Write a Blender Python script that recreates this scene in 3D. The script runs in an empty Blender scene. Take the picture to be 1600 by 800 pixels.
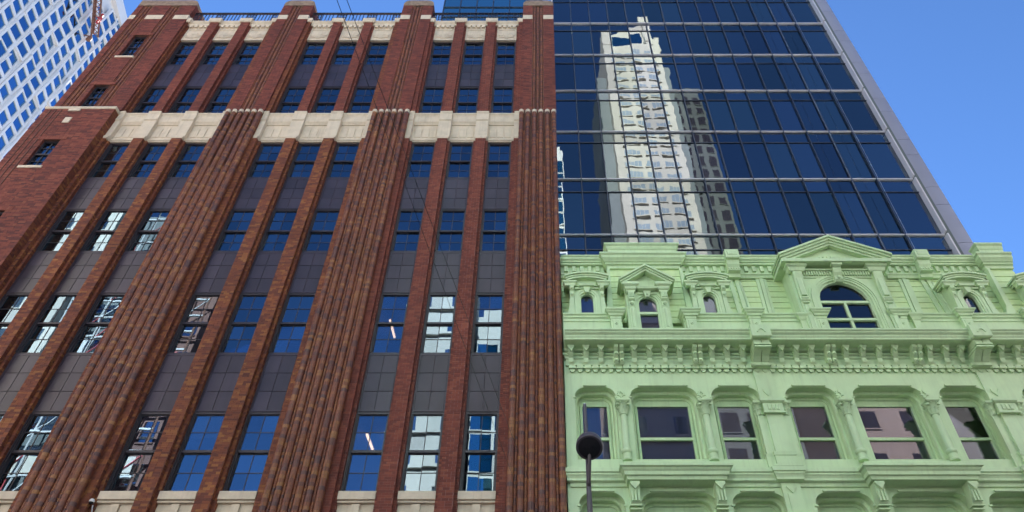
import bpy, math, random
from mathutils import Matrix, Vector
R = math.radians
rnd = random.Random(7)
sc = bpy.context.scene
col = sc.collection

# ------------------------------------------------------------------ camera
FPX, CX, CY, CAMD, CAMH = 1067.0, 843.0, 400.0, 20.0, 1.6
TH = math.atan2(FPX, 400.0 + 736.0)
cd = bpy.data.cameras.new('camera'); cam = bpy.data.objects.new('camera', cd); col.objects.link(cam)
cd.sensor_width = 36.0; cd.sensor_fit = 'HORIZONTAL'; cd.lens = FPX / 1600 * 36
cd.shift_x = -(CX - 800) / 1600
cd.clip_start = 0.1; cd.clip_end = 3000
cam.location = (0, -CAMD, CAMH); cam.rotation_euler = (R(90) + TH, 0, 0)
sc.camera = cam
_c, _s = math.cos(TH), math.sin(TH)
def at(px, py, Y=0.0):
    """pixel of the 1600x800 photograph -> (X, Z) on the vertical plane at depth Y"""
    u = (px - CX) / FPX; v = -(py - CY) / FPX
    t = (CAMD + Y) / (_c - v * _s)
    return u * t, CAMH + (_s + v * _c) * t
def ZP(py, Y=0.0): return at(CX, py, Y)[1]
def XP(px, py, Y=0.0): return at(px, py, Y)[0]

# ------------------------------------------------------------------ sky, sun, exposure
SUN_AZ, SUN_EL = -13.0, 36.0
wd = bpy.data.worlds.new('World'); sc.world = wd; wd.use_nodes = True
nt = wd.node_tree; nt.nodes.clear()
wo = nt.nodes.new('ShaderNodeOutputWorld'); bg = nt.nodes.new('ShaderNodeBackground'); sk = nt.nodes.new('ShaderNodeTexSky')
sk.sky_type = 'NISHITA'; sk.sun_disc = False
sk.sun_elevation = R(SUN_EL); sk.sun_rotation = R(SUN_AZ) % (2 * math.pi)
sk.altitude = 0; sk.air_density = 0.9; sk.dust_density = 0.0; sk.ozone_density = 10.0
bg.inputs['Strength'].default_value = 0.050
nt.links.new(sk.outputs[0], bg.inputs[0]); nt.links.new(bg.outputs[0], wo.inputs[0])
sd = bpy.data.lights.new('sun', 'SUN'); sd.energy = 5.0; sd.angle = R(0.5); sd.color = (1.0, 0.95, 0.88)
sun = bpy.data.objects.new('sun', sd); col.objects.link(sun)
sdir = Vector((math.sin(R(SUN_AZ)) * math.cos(R(SUN_EL)), math.cos(R(SUN_AZ)) * math.cos(R(SUN_EL)), math.sin(R(SUN_EL))))
sun.rotation_euler = sdir.to_track_quat('Z', 'Y').to_euler(); sun.location = (0, 0, 80)
sc.view_settings.view_transform = 'Standard'; sc.view_settings.look = 'None'
sc.view_settings.exposure = 2.42; sc.view_settings.gamma = 1.0

# ------------------------------------------------------------------ materials
def newmat(name):
    m = bpy.data.materials.new(name); m.use_nodes = True
    t = m.node_tree; t.nodes.clear()
    o = t.nodes.new('ShaderNodeOutputMaterial')
    return m, t, o
def N(t, typ, **kw):
    n = t.nodes.new(typ)
    for k, v in kw.items():
        if k.startswith('_'): setattr(n, k[1:], v)
        else: n.inputs[k].default_value = v
    return n
def plain(name, c, rough=0.6, var=0.12, scale=1.5, bump=0.0, bscale=40, metal=0.0, spec=0.5, c2=None, streak=0.0, objvar=0.0):
    """painted / stone / metal surface: base colour with cloudy variation, weather streaks and fine relief"""
    m, t, o = newmat(name)
    b = N(t, 'ShaderNodeBsdfPrincipled', Roughness=rough, Metallic=metal)
    b.inputs['Specular IOR Level'].default_value = spec
    tc = N(t, 'ShaderNodeNewGeometry')
    nz = N(t, 'ShaderNodeTexNoise', Scale=scale, Detail=5.0, Roughness=0.6)
    t.links.new(tc.outputs['Position'], nz.inputs['Vector'])
    mx = N(t, 'ShaderNodeMix', _data_type='RGBA')
    d = c2 if c2 else tuple(x * (1 - var * 2) for x in c)
    mx.inputs[6].default_value = (*c, 1); mx.inputs[7].default_value = (*d, 1)
    rp = N(t, 'ShaderNodeMapRange'); rp.inputs[1].default_value = 0.4; rp.inputs[2].default_value = 0.72
    t.links.new(nz.outputs[0], rp.inputs[0]); t.links.new(rp.outputs[0], mx.inputs[0])
    out = mx.outputs[2]
    if streak > 0:
        mp = N(t, 'ShaderNodeMapping'); mp.inputs['Scale'].default_value = (9, 9, 0.35)
        t.links.new(tc.outputs['Position'], mp.inputs[0])
        n2 = N(t, 'ShaderNodeTexNoise', Scale=1.0, Detail=3.0)
        t.links.new(mp.outputs[0], n2.inputs['Vector'])
        r2 = N(t, 'ShaderNodeMapRange'); r2.inputs[1].default_value = 0.5; r2.inputs[2].default_value = 0.8
        r2.inputs[3].default_value = 0.0; r2.inputs[4].default_value = streak
        t.links.new(n2.outputs[0], r2.inputs[0])
        m2 = N(t, 'ShaderNodeMix', _data_type='RGBA')
        m2.inputs[7].default_value = (c[0] * .35, c[1] * .35, c[2] * .3, 1)
        t.links.new(r2.outputs[0], m2.inputs[0]); t.links.new(out, m2.inputs[6]); out = m2.outputs[2]
    if objvar > 0:
        oi = N(t, 'ShaderNodeObjectInfo'); r4 = N(t, 'ShaderNodeMapRange'); r4.inputs[3].default_value = 1 - objvar; r4.inputs[4].default_value = 1 + objvar
        t.links.new(oi.outputs['Random'], r4.inputs[0])
        m4 = N(t, 'ShaderNodeMix', _data_type='RGBA', _blend_type='MULTIPLY'); m4.inputs[0].default_value = 1.0
        t.links.new(out, m4.inputs[6]); t.links.new(r4.outputs[0], m4.inputs[7]); out = m4.outputs[2]
    t.links.new(out, b.inputs['Base Color'])
    if bump > 0:
        n3 = N(t, 'ShaderNodeTexNoise', Scale=bscale, Detail=3.0)
        t.links.new(tc.outputs['Position'], n3.inputs['Vector'])
        bp = N(t, 'ShaderNodeBump', Strength=bump, Distance=0.01)
        t.links.new(n3.outputs[0], bp.inputs['Height']); t.links.new(bp.outputs[0], b.inputs['Normal'])
    t.links.new(b.outputs[0], o.inputs[0])
    return m
def brickmat(name, stops, rough=0.75, spec=0.35):
    m, t, o = newmat(name)
    b = N(t, 'ShaderNodeBsdfPrincipled', Roughness=rough); b.inputs['Specular IOR Level'].default_value = spec
    at_ = N(t, 'ShaderNodeAttribute', _attribute_name='rnd')
    cr = N(t, 'ShaderNodeValToRGB'); el = cr.color_ramp.elements
    cr.color_ramp.interpolation = 'LINEAR'
    while len(el) < len(stops): el.new(0.5)
    for e, (p, c) in zip(el, stops): e.position = p; e.color = (*c, 1)
    t.links.new(at_.outputs['Fac'], cr.inputs[0])
    g = N(t, 'ShaderNodeNewGeometry')
    nz = N(t, 'ShaderNodeTexNoise', Scale=0.45, Detail=4.0)
    t.links.new(g.outputs['Position'], nz.inputs['Vector'])
    n2 = N(t, 'ShaderNodeTexNoise', Scale=30.0, Detail=3.0)
    t.links.new(g.outputs['Position'], n2.inputs['Vector'])
    ad = N(t, 'ShaderNodeMath', _operation='ADD'); t.links.new(nz.outputs[0], ad.inputs[0]); t.links.new(n2.outputs[0], ad.inputs[1])
    mr = N(t, 'ShaderNodeMapRange'); mr.inputs[1].default_value = 0.6; mr.inputs[2].default_value = 1.4; mr.inputs[3].default_value = 0.72; mr.inputs[4].default_value = 1.22
    t.links.new(ad.outputs[0], mr.inputs[0])
    mx = N(t, 'ShaderNodeMix', _data_type='RGBA', _blend_type='MULTIPLY'); mx.inputs[0].default_value = 1.0
    t.links.new(cr.outputs[0], mx.inputs[6]); t.links.new(mr.outputs[0], mx.inputs[7])
    t.links.new(mx.outputs[2], b.inputs['Base Color'])
    bp = N(t, 'ShaderNodeBump', Strength=0.4, Distance=0.006); t.links.new(n2.outputs[0], bp.inputs['Height'])
    t.links.new(bp.outputs[0], b.inputs['Normal'])
    t.links.new(b.outputs[0], o.inputs[0])
    return m
def glassmat(name, refl=(0.9, 0.95, 1.0), base=0.28, trans=(0.5, 0.55, 0.6), wave=0.0006, wscale=0.9, vary=0.0, refl2=None):
    """coated pane: a strong mirror layer over tinted see-through glass, slightly wavy per pane"""
    m, t, o = newmat(name)
    gl = N(t, 'ShaderNodeBsdfGlossy', Roughness=0.0); gl.inputs['Color'].default_value = (*refl, 1)
    tr = N(t, 'ShaderNodeBsdfTransparent'); tr.inputs['Color'].default_value = (*trans, 1)
    fr = N(t, 'ShaderNodeFresnel', IOR=1.5)
    ma = N(t, 'ShaderNodeMath', _operation='MULTIPLY_ADD'); ma.inputs[1].default_value = 1.0; ma.inputs[2].default_value = base; ma.use_clamp = True
    t.links.new(fr.outputs[0], ma.inputs[0])
    mx = N(t, 'ShaderNodeMixShader'); t.links.new(ma.outputs[0], mx.inputs[0])
    t.links.new(tr.outputs[0], mx.inputs[1]); t.links.new(gl.outputs[0], mx.inputs[2])
    g = N(t, 'ShaderNodeNewGeometry'); oi = N(t, 'ShaderNodeObjectInfo')
    vm = N(t, 'ShaderNodeVectorMath', _operation='ADD')
    ml = N(t, 'ShaderNodeMath', _operation='MULTIPLY'); ml.inputs[1].default_value = 37.0
    t.links.new(oi.outputs['Random'], ml.inputs[0])
    t.links.new(g.outputs['Position'], vm.inputs[0]); t.links.new(ml.outputs[0], vm.inputs[1])
    nz = N(t, 'ShaderNodeTexNoise', Scale=wscale, Detail=1.5, Roughness=0.4)
    t.links.new(vm.outputs[0], nz.inputs['Vector'])
    bp = N(t, 'ShaderNodeBump', Strength=1.0, Distance=wave); t.links.new(nz.outputs[0], bp.inputs['Height'])
    t.links.new(bp.outputs[0], gl.inputs['Normal'])
    if vary:
        wn = N(t, 'ShaderNodeTexWhiteNoise', _noise_dimensions='1D'); t.links.new(oi.outputs['Random'], wn.inputs['W'])
        mr = N(t, 'ShaderNodeMapRange'); mr.inputs[3].default_value = base - vary; mr.inputs[4].default_value = base + vary
        t.links.new(wn.outputs['Value'], mr.inputs[0]); t.links.new(mr.outputs[0], ma.inputs[2])
    if refl2:
        mc_ = N(t, 'ShaderNodeMix', _data_type='RGBA'); mc_.inputs[6].default_value = (*refl, 1); mc_.inputs[7].default_value = (*refl2, 1)
        t.links.new(oi.outputs['Random'], mc_.inputs[0]); t.links.new(mc_.outputs[2], gl.inputs['Color'])
    t.links.new(mx.outputs[0], o.inputs[0])
    return m
def emit(name, c, s):
    m, t, o = newmat(name)
    e = N(t, 'ShaderNodeEmission', Strength=s); e.inputs[0].default_value = (*c, 1)
    t.links.new(e.outputs[0], o.inputs[0]); return m

BR_RED = [(0.0, (0.074, 0.024, 0.023)), (.22, (0.124, 0.035, 0.026)), (.55, (0.179, 0.046, 0.032)), (.8, (0.221, 0.058, 0.036)), (1.0, (0.257, 0.086, 0.050))]
BR_MIX = [(0.0, (0.074, 0.028, 0.024)), (.2, (0.124, 0.038, 0.026)), (.5, (0.184, 0.054, 0.030)), (.8, (0.230, 0.073, 0.030)), (1.0, (0.293, 0.120, 0.041))]
BR_TUBE = [(0.0, (0.087, 0.037, 0.036)), (.2, (0.133, 0.045, 0.032)), (.5, (0.194, 0.061, 0.031)), (.8, (0.230, 0.081, 0.031)), (1.0, (0.303, 0.131, 0.043))]
M = dict(
    brick=brickmat('red_brick', BR_RED), brickmix=brickmat('brown_brick', BR_MIX),
    tube=brickmat('glazed_brown_brick', BR_TUBE, 0.5, 0.45),
    mortar=plain('mortar', (.13, .06, .045), .9, .2, 3),
    lightmortar=plain('pale_mortar', (.30, .17, .15), .9, .2, 3),
    stone=plain('cream_stone', (.66, .555, .43), .8, .09, 2.2, .25, 60, streak=.25),
    capstone=plain('weathered_capstone', (.30, .21, .15), .85, .25, 4, .3, 40),
    metal=plain('dark_window_metal', (.035, .028, .036), .42, .1, 3),
    panel=plain('plum_metal_panel', (.046, .036, .052), .36, .14, .9, spec=.5, streak=.3, objvar=.22),
    rail=plain('black_iron', (.02, .018, .025), .45, .1),
    glass=glassmat('window_glass', (.55, .78, 1.0), .19, (.5, .53, .58), .0008, 1.3, .04, (.55, .8, 1.0)),
    tglass=glassmat('tower_glass', (.74, .84, 1.0), .155, (.58, .64, .72), .0026, .95, .05, (.78, .92, .94)),
    gglass=glassmat('dark_sash_glass', (.85, .85, .9), .05, (.75, .75, .8), .0006, .9),
    lightwin=plain('grey_blue_pane', (.22, .27, .31), .25, .1, .4),
    blind=plain('grey_violet_blind', (.13, .13, .20), .9, .05),
    room=plain('room_plaster', (.20, .20, .22), .9, .1),
    slabm=plain('ceiling_board', (.55, .55, .57), .9, .1),
    green=plain('mint_green_paint', (.60, .755, .445), .5, .06, 1.2, .08, 30, streak=.2),
    greenb=plain('mint_green_boards', (.63, .785, .395), .5, .06, .8, .08, 30, streak=.16),
    ledge=plain('silver_aluminium', (.62, .59, .63), .4, .04),
    mull=plain('dark_mullion', (.03, .04, .065), .35, .05),
    clad=plain('grey_blue_cladding', (.28, .285, .36), .45, .05, .5, metal=.25),
    white=plain('white_concrete', (.76, .75, .74), .7, .04, .3),
    cream=plain('cream_panel', (.60, .55, .47), .8, .06, .2),
    rosew=plain('rose_render', (.76, .66, .60), .8, .06, .3),
    creamt=plain('cream_tower_panel', (.42, .385, .325), .8, .06, .2),
    darkt=plain('dark_green_grey_cladding', (.034, .042, .038), .5, .1, .2),
    pinkw=plain('pink_render', (.22, .18, .165), .8, .08, .3),
    redw=plain('red_brown_render', (.20, .10, .08), .8, .25, .5),
    greyw=plain('dark_grey_cladding', (.10, .12, .12), .6, .1, .2),
    palew=plain('pale_cladding', (.62, .62, .60), .7, .06, .2),
    oglass=glassmat('office_glass', (.8, .9, 1.0), .45, (.4, .5, .6), .0008, .4),
    bluew=glassmat('blue_window_glass', (.30, .62, 1.0), .36, (.05, .08, .12), .0006, .3),
    tealg=glassmat('teal_glass', (.45, .85, .95), .55, (.12, .35, .42), .0008, .4),
    dark=plain('dark_interior', (.03, .03, .035), .9, .1),
    lamp=plain('bronze_lamp_metal', (.085, .066, .078), .35, .1, 6),
    lens=plain('smoked_lens', (.03, .026, .03), .08, .1, 5),
    asphalt=plain('asphalt', (.055, .055, .058), .9, .2, 2, .3, 80),
    paving=plain('granite_paving', (.17, .165, .16), .85, .15, 1.5, .2, 60),
    ground=plain('ground', (.22, .21, .2), .9, .15, .2),
    red=plain('red_paint', (.5, .05, .06), .5, .2, 2), brown=plain('rust_brown', (.25, .12, .08), .7, .3, 3),
    wire=plain('black_wire', (.012, .012, .014), .5, .1), steel=plain('steel_rope', (.45, .45, .5), .35, .1, metal=.6),
    whiteplastic=plain('white_plastic', (.7, .68, .68), .4, .05),
    light=emit('warm_tube_light', (1.0, .62, .34), 1.6), spot=emit('office_light', (1.0, .95, .85), 5.0),
)

# ------------------------------------------------------------------ mesh helpers
class MB:
    def __init__(s): s.v = []; s.f = []; s.r = []; s.cur = 0.5
    def add(s, vs, fs):
        o = len(s.v); s.v += vs
        for f in fs: s.f.append([i + o for i in f]); s.r.append(s.cur)
    def box(s, x0, x1, y0, y1, z0, z1):
        s.add([(x0, y0, z0), (x1, y0, z0), (x1, y1, z0), (x0, y1, z0), (x0, y0, z1), (x1, y0, z1), (x1, y1, z1), (x0, y1, z1)],
              [[0, 1, 5, 4], [1, 2, 6, 5], [2, 3, 7, 6], [3, 0, 4, 7], [4, 5, 6, 7], [3, 2, 1, 0]])
        return s
    def bev(s, x0, x1, y0, y1, z0, z1, b=.01):
        """box whose front (-Y) edges are chamfered"""
        s.add([(x0, y1, z0), (x1, y1, z0), (x1, y1, z1), (x0, y1, z1), (x0, y0 + b, z0), (x1, y0 + b, z0), (x1, y0 + b, z1), (x0, y0 + b, z1),
               (x0 + b, y0, z0 + b), (x1 - b, y0, z0 + b), (x1 - b, y0, z1 - b), (x0 + b, y0, z1 - b)],
              [[8, 9, 10, 11], [4, 5, 9, 8], [5, 6, 10, 9], [6, 7, 11, 10], [7, 4, 8, 11], [0, 1, 5, 4], [1, 2, 6, 5], [2, 3, 7, 6], [3, 0, 4, 7], [3, 2, 1, 0]])
        return s
    def extr(s, poly, y0, y1):
        """poly of (x,z) extruded from y0 (front) to y1"""
        n = len(poly)
        s.add([(x, y0, z) for x, z in poly] + [(x, y1, z) for x, z in poly],
              [list(range(n)), list(range(2 * n - 1, n - 1, -1))] + [[i, i + n, (i + 1) % n + n, (i + 1) % n] for i in range(n)])
        return s
    def prismx(s, poly, x0, x1):
        """poly of (y,z) extruded from x0 to x1"""
        n = len(poly)
        s.add([(x0, y, z) for y, z in poly] + [(x1, y, z) for y, z in poly],
              [list(range(n)), list(range(2 * n - 1, n - 1, -1))] + [[i, i + n, (i + 1) % n + n, (i + 1) % n] for i in range(n)])
        return s
    def band(s, top, bot, y0, y1):
        """strip between two polylines (x,z), extruded from y0 to y1"""
        n = len(top); V = []
        for p in (top, bot): V += [(x, y0, z) for x, z in p]
        for p in (top, bot): V += [(x, y1, z) for x, z in p]
        Fc = []
        for i in range(n - 1):
            a, b, c, d = i, i + 1, n + i + 1, n + i
            Fc += [[a, b, c, d], [d + 2 * n, c + 2 * n, b + 2 * n, a + 2 * n], [a, a + 2 * n, b + 2 * n, b], [d, c, c + 2 * n, d + 2 * n]]
        Fc += [[0, n, 3 * n, 2 * n], [n - 1, 3 * n - 1, 4 * n - 1, 2 * n - 1]]
        s.add(V, Fc); return s
    def cornice(s, x0, x1, yw, prof, left=True, right=True, pb=0.0):
        """moulding that projects p from the wall yw, profile [(p,z)] from top to bottom, mitred returns at the ends"""
        V = []; Fc = []
        for p, z in prof:
            q = max(0.0, p - pb)
            a = x0 - (q if left else 0); b = x1 + (q if right else 0)
            V += [(a, yw, z), (a, yw - p, z), (b, yw - p, z), (b, yw, z)]
        n = len(prof)
        for i in range(n - 1):
            j = 4 * i; k = j + 4
            for q in range(3): Fc.append([j + q, j + q + 1, k + q + 1, k + q])
        Fc += [[0, 1, 2, 3], [4 * n - 1, 4 * n - 2, 4 * n - 3, 4 * n - 4]]
        s.add(V, Fc); return s
    def lathe(s, cx, cy, prof, n=16, a0=0.0, a1=2 * math.pi):
        full = abs(a1 - a0 - 2 * math.pi) < 1e-6; m = n if full else n + 1
        V = []
        for r, z in prof:
            for i in range(m):
                a = a0 + (a1 - a0) * i / n
                V.append((cx + r * math.cos(a), cy + r * math.sin(a), z))
        Fc = []
        for k in range(len(prof) - 1):
            for i in range(n):
                j = (i + 1) % m
                Fc.append([k * m + i, k * m + j, (k + 1) * m + j, (k + 1) * m + i])
        Fc += [list(range(m))[::-1], [(len(prof) - 1) * m + i for i in range(m)]]
        s.add(V, Fc); return s
    def tube(s, p, q, r, n=6):
        p = Vector(p); q = Vector(q); d = (q - p).normalized()
        a = d.cross(Vector((0, 0, 1)) if abs(d.z) < .9 else Vector((1, 0, 0))).normalized(); b = d.cross(a)
        V = []
        for e in (p, q):
            for i in range(n):
                t = 2 * math.pi * i / n; w = e + a * (r * math.cos(t)) + b * (r * math.sin(t)); V.append(tuple(w))
        s.add(V, [[i, (i + 1) % n, n + (i + 1) % n, n + i] for i in range(n)] + [list(range(n))[::-1], list(range(n, 2 * n))])
        return s
    def mesh(s, name, mat, smooth=False, attr=False):
        me = bpy.data.meshes.new(name); me.from_pydata(s.v, [], s.f)
        if attr:
            a = me.attributes.new('rnd', 'FLOAT', 'FACE'); a.data.foreach_set('value', s.r)
        me.materials.append(mat)
        if smooth:
            me.shade_smooth(); me.set_sharp_from_angle(angle=R(40))
        return me
WM = {}
def link(o, parent=None, loc=(0, 0, 0), rot=None):
    m = Matrix.Translation(loc)
    if rot: m = m @ rot
    o.matrix_basis = m; WM[o] = m
    if parent is not None:
        o.parent = parent; o.matrix_parent_inverse = WM[parent].inverted()
    col.objects.link(o); return o
def tag(o, label, cat, group=None):
    o['label'] = label; o['category'] = cat
    if group: o['group'] = group
    return o
def thing(name, label, cat, loc=(0, 0, 0), group=None):
    return tag(link(bpy.data.objects.new(name, None), None, loc), label, cat, group)
def part(name, mb, mat, parent=None, loc=(0, 0, 0), smooth=False, attr=False, rot=None, kind=None):
    """mb: MB or finished mesh"""
    me = mb if isinstance(mb, bpy.types.Mesh) else mb.mesh(name, mat, smooth, attr)
    o = bpy.data.objects.new(name, me)
    if kind: o['kind'] = kind
    return link(o, parent, loc, rot)
def struct(name, mb, mat):
    return part(name, mb, mat, None, kind='structure')

# ------------------------------------------------------------------ ground, street
def mb_sheet(*a):
    m = MB(); x0, x1, y0, y1, z = a
    m.add([(x0, y0, z), (x1, y0, z), (x1, y1, z), (x0, y1, z)], [[0, 1, 2, 3]]); return m
struct('ground', mb_sheet(-1500, 1500, -1500, 1500, -.14), M['ground'])
struct('road', mb_sheet(-160, 160, -26, -5.2, -.13), M['asphalt'])
m = MB(); m.box(-160, 160, -5.2, 2.0, -.5, 0.0); struct('pavement', m, M['paving'])
m = MB(); m.box(-160, 160, -31.9, -26, -.5, 0.0); struct('pavement', m, M['paving'])
m = MB()
for y in (-11.0, -12.5, -16.0, -17.5): m.box(-160, 160, y - .04, y + .04, -.134, -.122)
struct('tram_rails', m, M['steel'])

# ================================================================== brick office building
XC = [-21.53, -14.385, -7.24, -0.095]          # pilaster centre lines (first one lies inside the corner pavilion)
GW, PITCH = 0.97, 1.79                         # glass width of a window, spacing of windows
BAYS = []                                      # centre X of the three windows of each bay
for k in range(3):
    c0 = (XC[k] + XC[k + 1]) / 2
    BAYS.append([c0 - PITCH, c0, c0 + PITCH])
FL = [(10.54, 11.87, 13.18), (15.64, 16.965, 18.295), (20.61, 21.77, 22.977), (25.176, 26.35, 27.561), (29.95, 31.05, 32.34), (34.605, 35.66, 36.865)]
ZB = 8.55                                      # where the brickwork starts above the shop floor
bb = thing('brick_building', 'tall red-brown brick office building with fluted pilasters, grid windows and cream stone bands', 'building', (-11.6, 0, 0))

def brick_run(mb, p0, u, n, L, z0, z1, ch=.0825, bl=.235, lo=0.0, hi=1.0, dep=.012, ext=0.0, header=.12, bias=1.0):
    """courses of separate bricks standing proud of the mortar core; p0 foot of the run, u along, n outwards"""
    nc = int(round((z1 - z0) / ch)); ch = (z1 - z0) / nc; j = .009
    for k in range(nc):
        za = z0 + k * ch + j / 2; zb = z0 + (k + 1) * ch - j / 2
        x = -ext - (bl * .5 if k % 2 else 0) - rnd.random() * .012
        while x < L + ext:
            b = bl if rnd.random() > header else bl * .5
            a0 = max(x + j / 2, -ext); a1 = min(x + b - j / 2, L + ext); x += b
            if a1 - a0 < .025: continue
            d = dep + rnd.uniform(-.003, .003)
            mb.cur = lo + (hi - lo) * rnd.random() ** bias
            q = []
            for dd in (0.0, d):
                for (aa, zz) in ((a0, za), (a1, za), (a1, zb), (a0, zb)):
                    q.append((p0[0] + u[0] * aa + n[0] * dd, p0[1] + u[1] * aa + n[1] * dd, zz))
            mb.add(q, [[4, 5, 6, 7], [0, 1, 5, 4], [1, 2, 6, 5], [2, 3, 7, 6], [3, 0, 4, 7]])
UX, UY, NF, NR, NL = (1, 0), (0, 1), (0, -1), (1, 0), (-1, 0)

# ---- fluted pilasters: six half-round stacks of special bricks -----------------------------------
TR, TP, TF, TZ, CH = .108, .314, -.65, 29.5, .12
def tube_piece(mb, cx, cy, r, z0, z1, a0, a1, seg):
    V = []; j = .005
    for z in (z0 + j, z1 - j):
        for i in range(seg + 1):
            a = a0 + (a1 - a0) * i / seg
            V.append((cx + r * math.sin(a), cy - r * math.cos(a), z))
    n = seg + 1; inn = r * .8
    V += [(cx + inn * math.sin(a0), cy - inn * math.cos(a0), z0 + j), (cx + inn * math.sin(a1), cy - inn * math.cos(a1), z0 + j),
          (cx + inn * math.sin(a0), cy - inn * math.cos(a0), z1 - j), (cx + inn * math.sin(a1), cy - inn * math.cos(a1), z1 - j)]
    Fc = [[i, i + 1, n + i + 1, n + i] for i in range(seg)]
    b = 2 * n
    Fc += [list(range(n))[::-1] + [b, b + 1], list(range(n, 2 * n)) + [b + 3, b + 2], [0, n, b + 2, b], [n - 1, b + 1, b + 3, 2 * n - 1]]
    mb.add(V, Fc)
def one_tube_mesh(kind, val):
    mb = MB(); mb.cur = val
    if kind == 0: tube_piece(mb, 0, 0, TR, 0, CH, R(-108), R(108), 8)
    else:
        tube_piece(mb, 0, 0, TR, 0, CH, R(-108), R(-3), 4); mb.cur = min(1, val + .1); tube_piece(mb, 0, 0, TR * 1.01, 0, CH, R(3), R(108), 4)
    return mb.mesh('brick', M['tube'], True, True)
TUBEM = [one_tube_mesh(k % 2, v) for k, v in enumerate((.05, .12, .2, .3, .38, .45, .52, .58, .64, .7, .76, .84, .92, 1.0))]
def tval():
    q = rnd.random()
    return rnd.uniform(0, .25) if q < .24 else (rnd.uniform(.8, 1.0) if q > .84 else rnd.uniform(.32, .74))
rest = MB()
for pi, xc in enumerate(XC[1:]):
    core = MB(); core.box(xc - .86, xc + .86, -.495, .25, ZB, 29.72)
    pil = part('fluted_pilaster', core, M['mortar'], bb)
    for t in range(6):
        cx = xc + (t - 2.5) * TP; cy = TF + TR
        core2 = None
        nz = int((TZ - ZB) / CH)
        for k in range(nz):
            z = ZB + k * CH
            if 6 <= k < 22:
                v = tval(); me = TUBEM[min(13, int(v * 14))]
                part('brick', me, None, pil, (cx + rnd.uniform(-.0025, .0025), cy + rnd.uniform(-.003, .003), z))
            else:
                rest.cur = tval()
                r_ = TR + rnd.uniform(-.003, .003)
                if rnd.random() < .55: tube_piece(rest, cx, cy, r_, z, z + CH, R(-108), R(108), 7)
                else:
                    v = rest.cur
                    tube_piece(rest, cx, cy, r_, z, z + CH, R(-108), R(-3), 4)
                    rest.cur = min(1, max(0, v + rnd.uniform(-.12, .12))); tube_piece(rest, cx, cy, r_, z, z + CH, R(3), R(108), 4)
        core2 = MB(); core2.lathe(cx, cy, [(TR * .93, ZB), (TR * .93, TZ)], 14)     # mortar core seen in the bed joints
        part('mortar_core', core2, M['mortar'], pil, smooth=True)
        cap = MB(); zc = ZB + nz * CH
        cap.lathe(cx, cy - .0, [(TR * 1.0, zc), (TR * 1.12, zc + .03), (TR * 1.12, zc + .17), (TR * .7, zc + .24), (.01, zc + .26)], 18)
        part('cap', cap, M['stone'], pil, smooth=True)
    for t in range(5):                          # slim rounded filler courses in the grooves
        cx = xc + (t - 2) * TP; ztop = 25.3 if t in (1, 3) else 27.9
        k = 0; z = ZB
        while z < ztop:
            rest.cur = rnd.uniform(.4, .9) if rnd.random() > .25 else rnd.uniform(0, .3)
            tube_piece(rest, cx, -.535, .047, z, z + .105, R(-90), R(90), 4); z += .105
    side = MB()
    for sx, nn in ((xc + .86, NR), (xc - .86, NL)):
        brick_run(side, (sx, -.495), UY, nn, .49, ZB, 29.6, lo=.25, hi=1.0, bias=.8)
    part('side_bricks', side, M['brickmix'], pil, attr=True, kind='stuff')
part('pilaster_brickwork', rest, M['tube'], bb, smooth=True, attr=True, kind='stuff')

# ---- piers between windows ------------------------------------------------------------------------
def pier(xa, xb, z0, z1, half=0, mat='brickmix', lo=.1, hi=.95):
    """stepped brick pier; half=+1 keeps the shoulder on the right only, -1 on the left only"""
    sh = .105
    core = MB()
    fl = xa + (sh if half <= 0 else 0); fr = xb - (sh if half >= 0 else 0)
    core.box(fl, fr, -.388, .2, z0, z1)
    if half <= 0: core.box(xa, fl, -.215, .2, z0, z1)
    if half >= 0: core.box(fr, xb, -.215, .2, z0, z1)
    p = part('pier', core, M['lightmortar'] if mat == 'brick' else M['mortar'], bb)
    b = MB()
    brick_run(b, (fl, -.388), UX, NF, fr - fl, z0, z1, lo=lo, hi=hi, ext=.012, bl=.22)
    if half >= 0:
        brick_run(b, (fr, -.388), UY, NR, .17, z0, z1, lo=lo, hi=hi)
        brick_run(b, (fr, -.215), UX, NF, sh, z0, z1, lo=lo * .6, hi=hi, ext=.012)
        brick_run(b, (xb, -.215), UY, NR, .2, z0, z1, lo=lo, hi=hi)
    if half <= 0:
        brick_run(b, (fl, -.388), UY, NL, .17, z0, z1, lo=lo, hi=hi)
        brick_run(b, (xa, -.215), UX, NF, sh, z0, z1, lo=lo * .6, hi=hi, ext=.012)
    part('pier_bricks', b, M[mat], p, attr=True, kind='stuff')
    return p
FR = .085                                                       # window frame beyond the glass
for k in range(3):
    bay = BAYS[k]; mt = 'brick' if k == 2 else 'brickmix'; rng = (.3, .95) if k == 2 else (.15, 1.0)
    for (za, zb_, m2) in ((ZB, 27.62, mt), (29.72, 38.62, 'brick')):
        lo, hi = rng if za < 20 else (.2, .9)
        for i in range(2):
            pier(bay[i] + GW / 2 + FR, bay[i + 1] - GW / 2 - FR, za, zb_, 0, m2, lo, hi)
        xl = XC[k] + (.86 if k else .95)
        pier(xl, bay[0] - GW / 2 - FR, za, zb_, 1, 'brickmix' if k < 2 else m2, lo, hi)
        pier(bay[2] + GW / 2 + FR, XC[k + 1] - .86, za, zb_, -1, 'brickmix' if k < 2 else m2, lo, hi)

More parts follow.
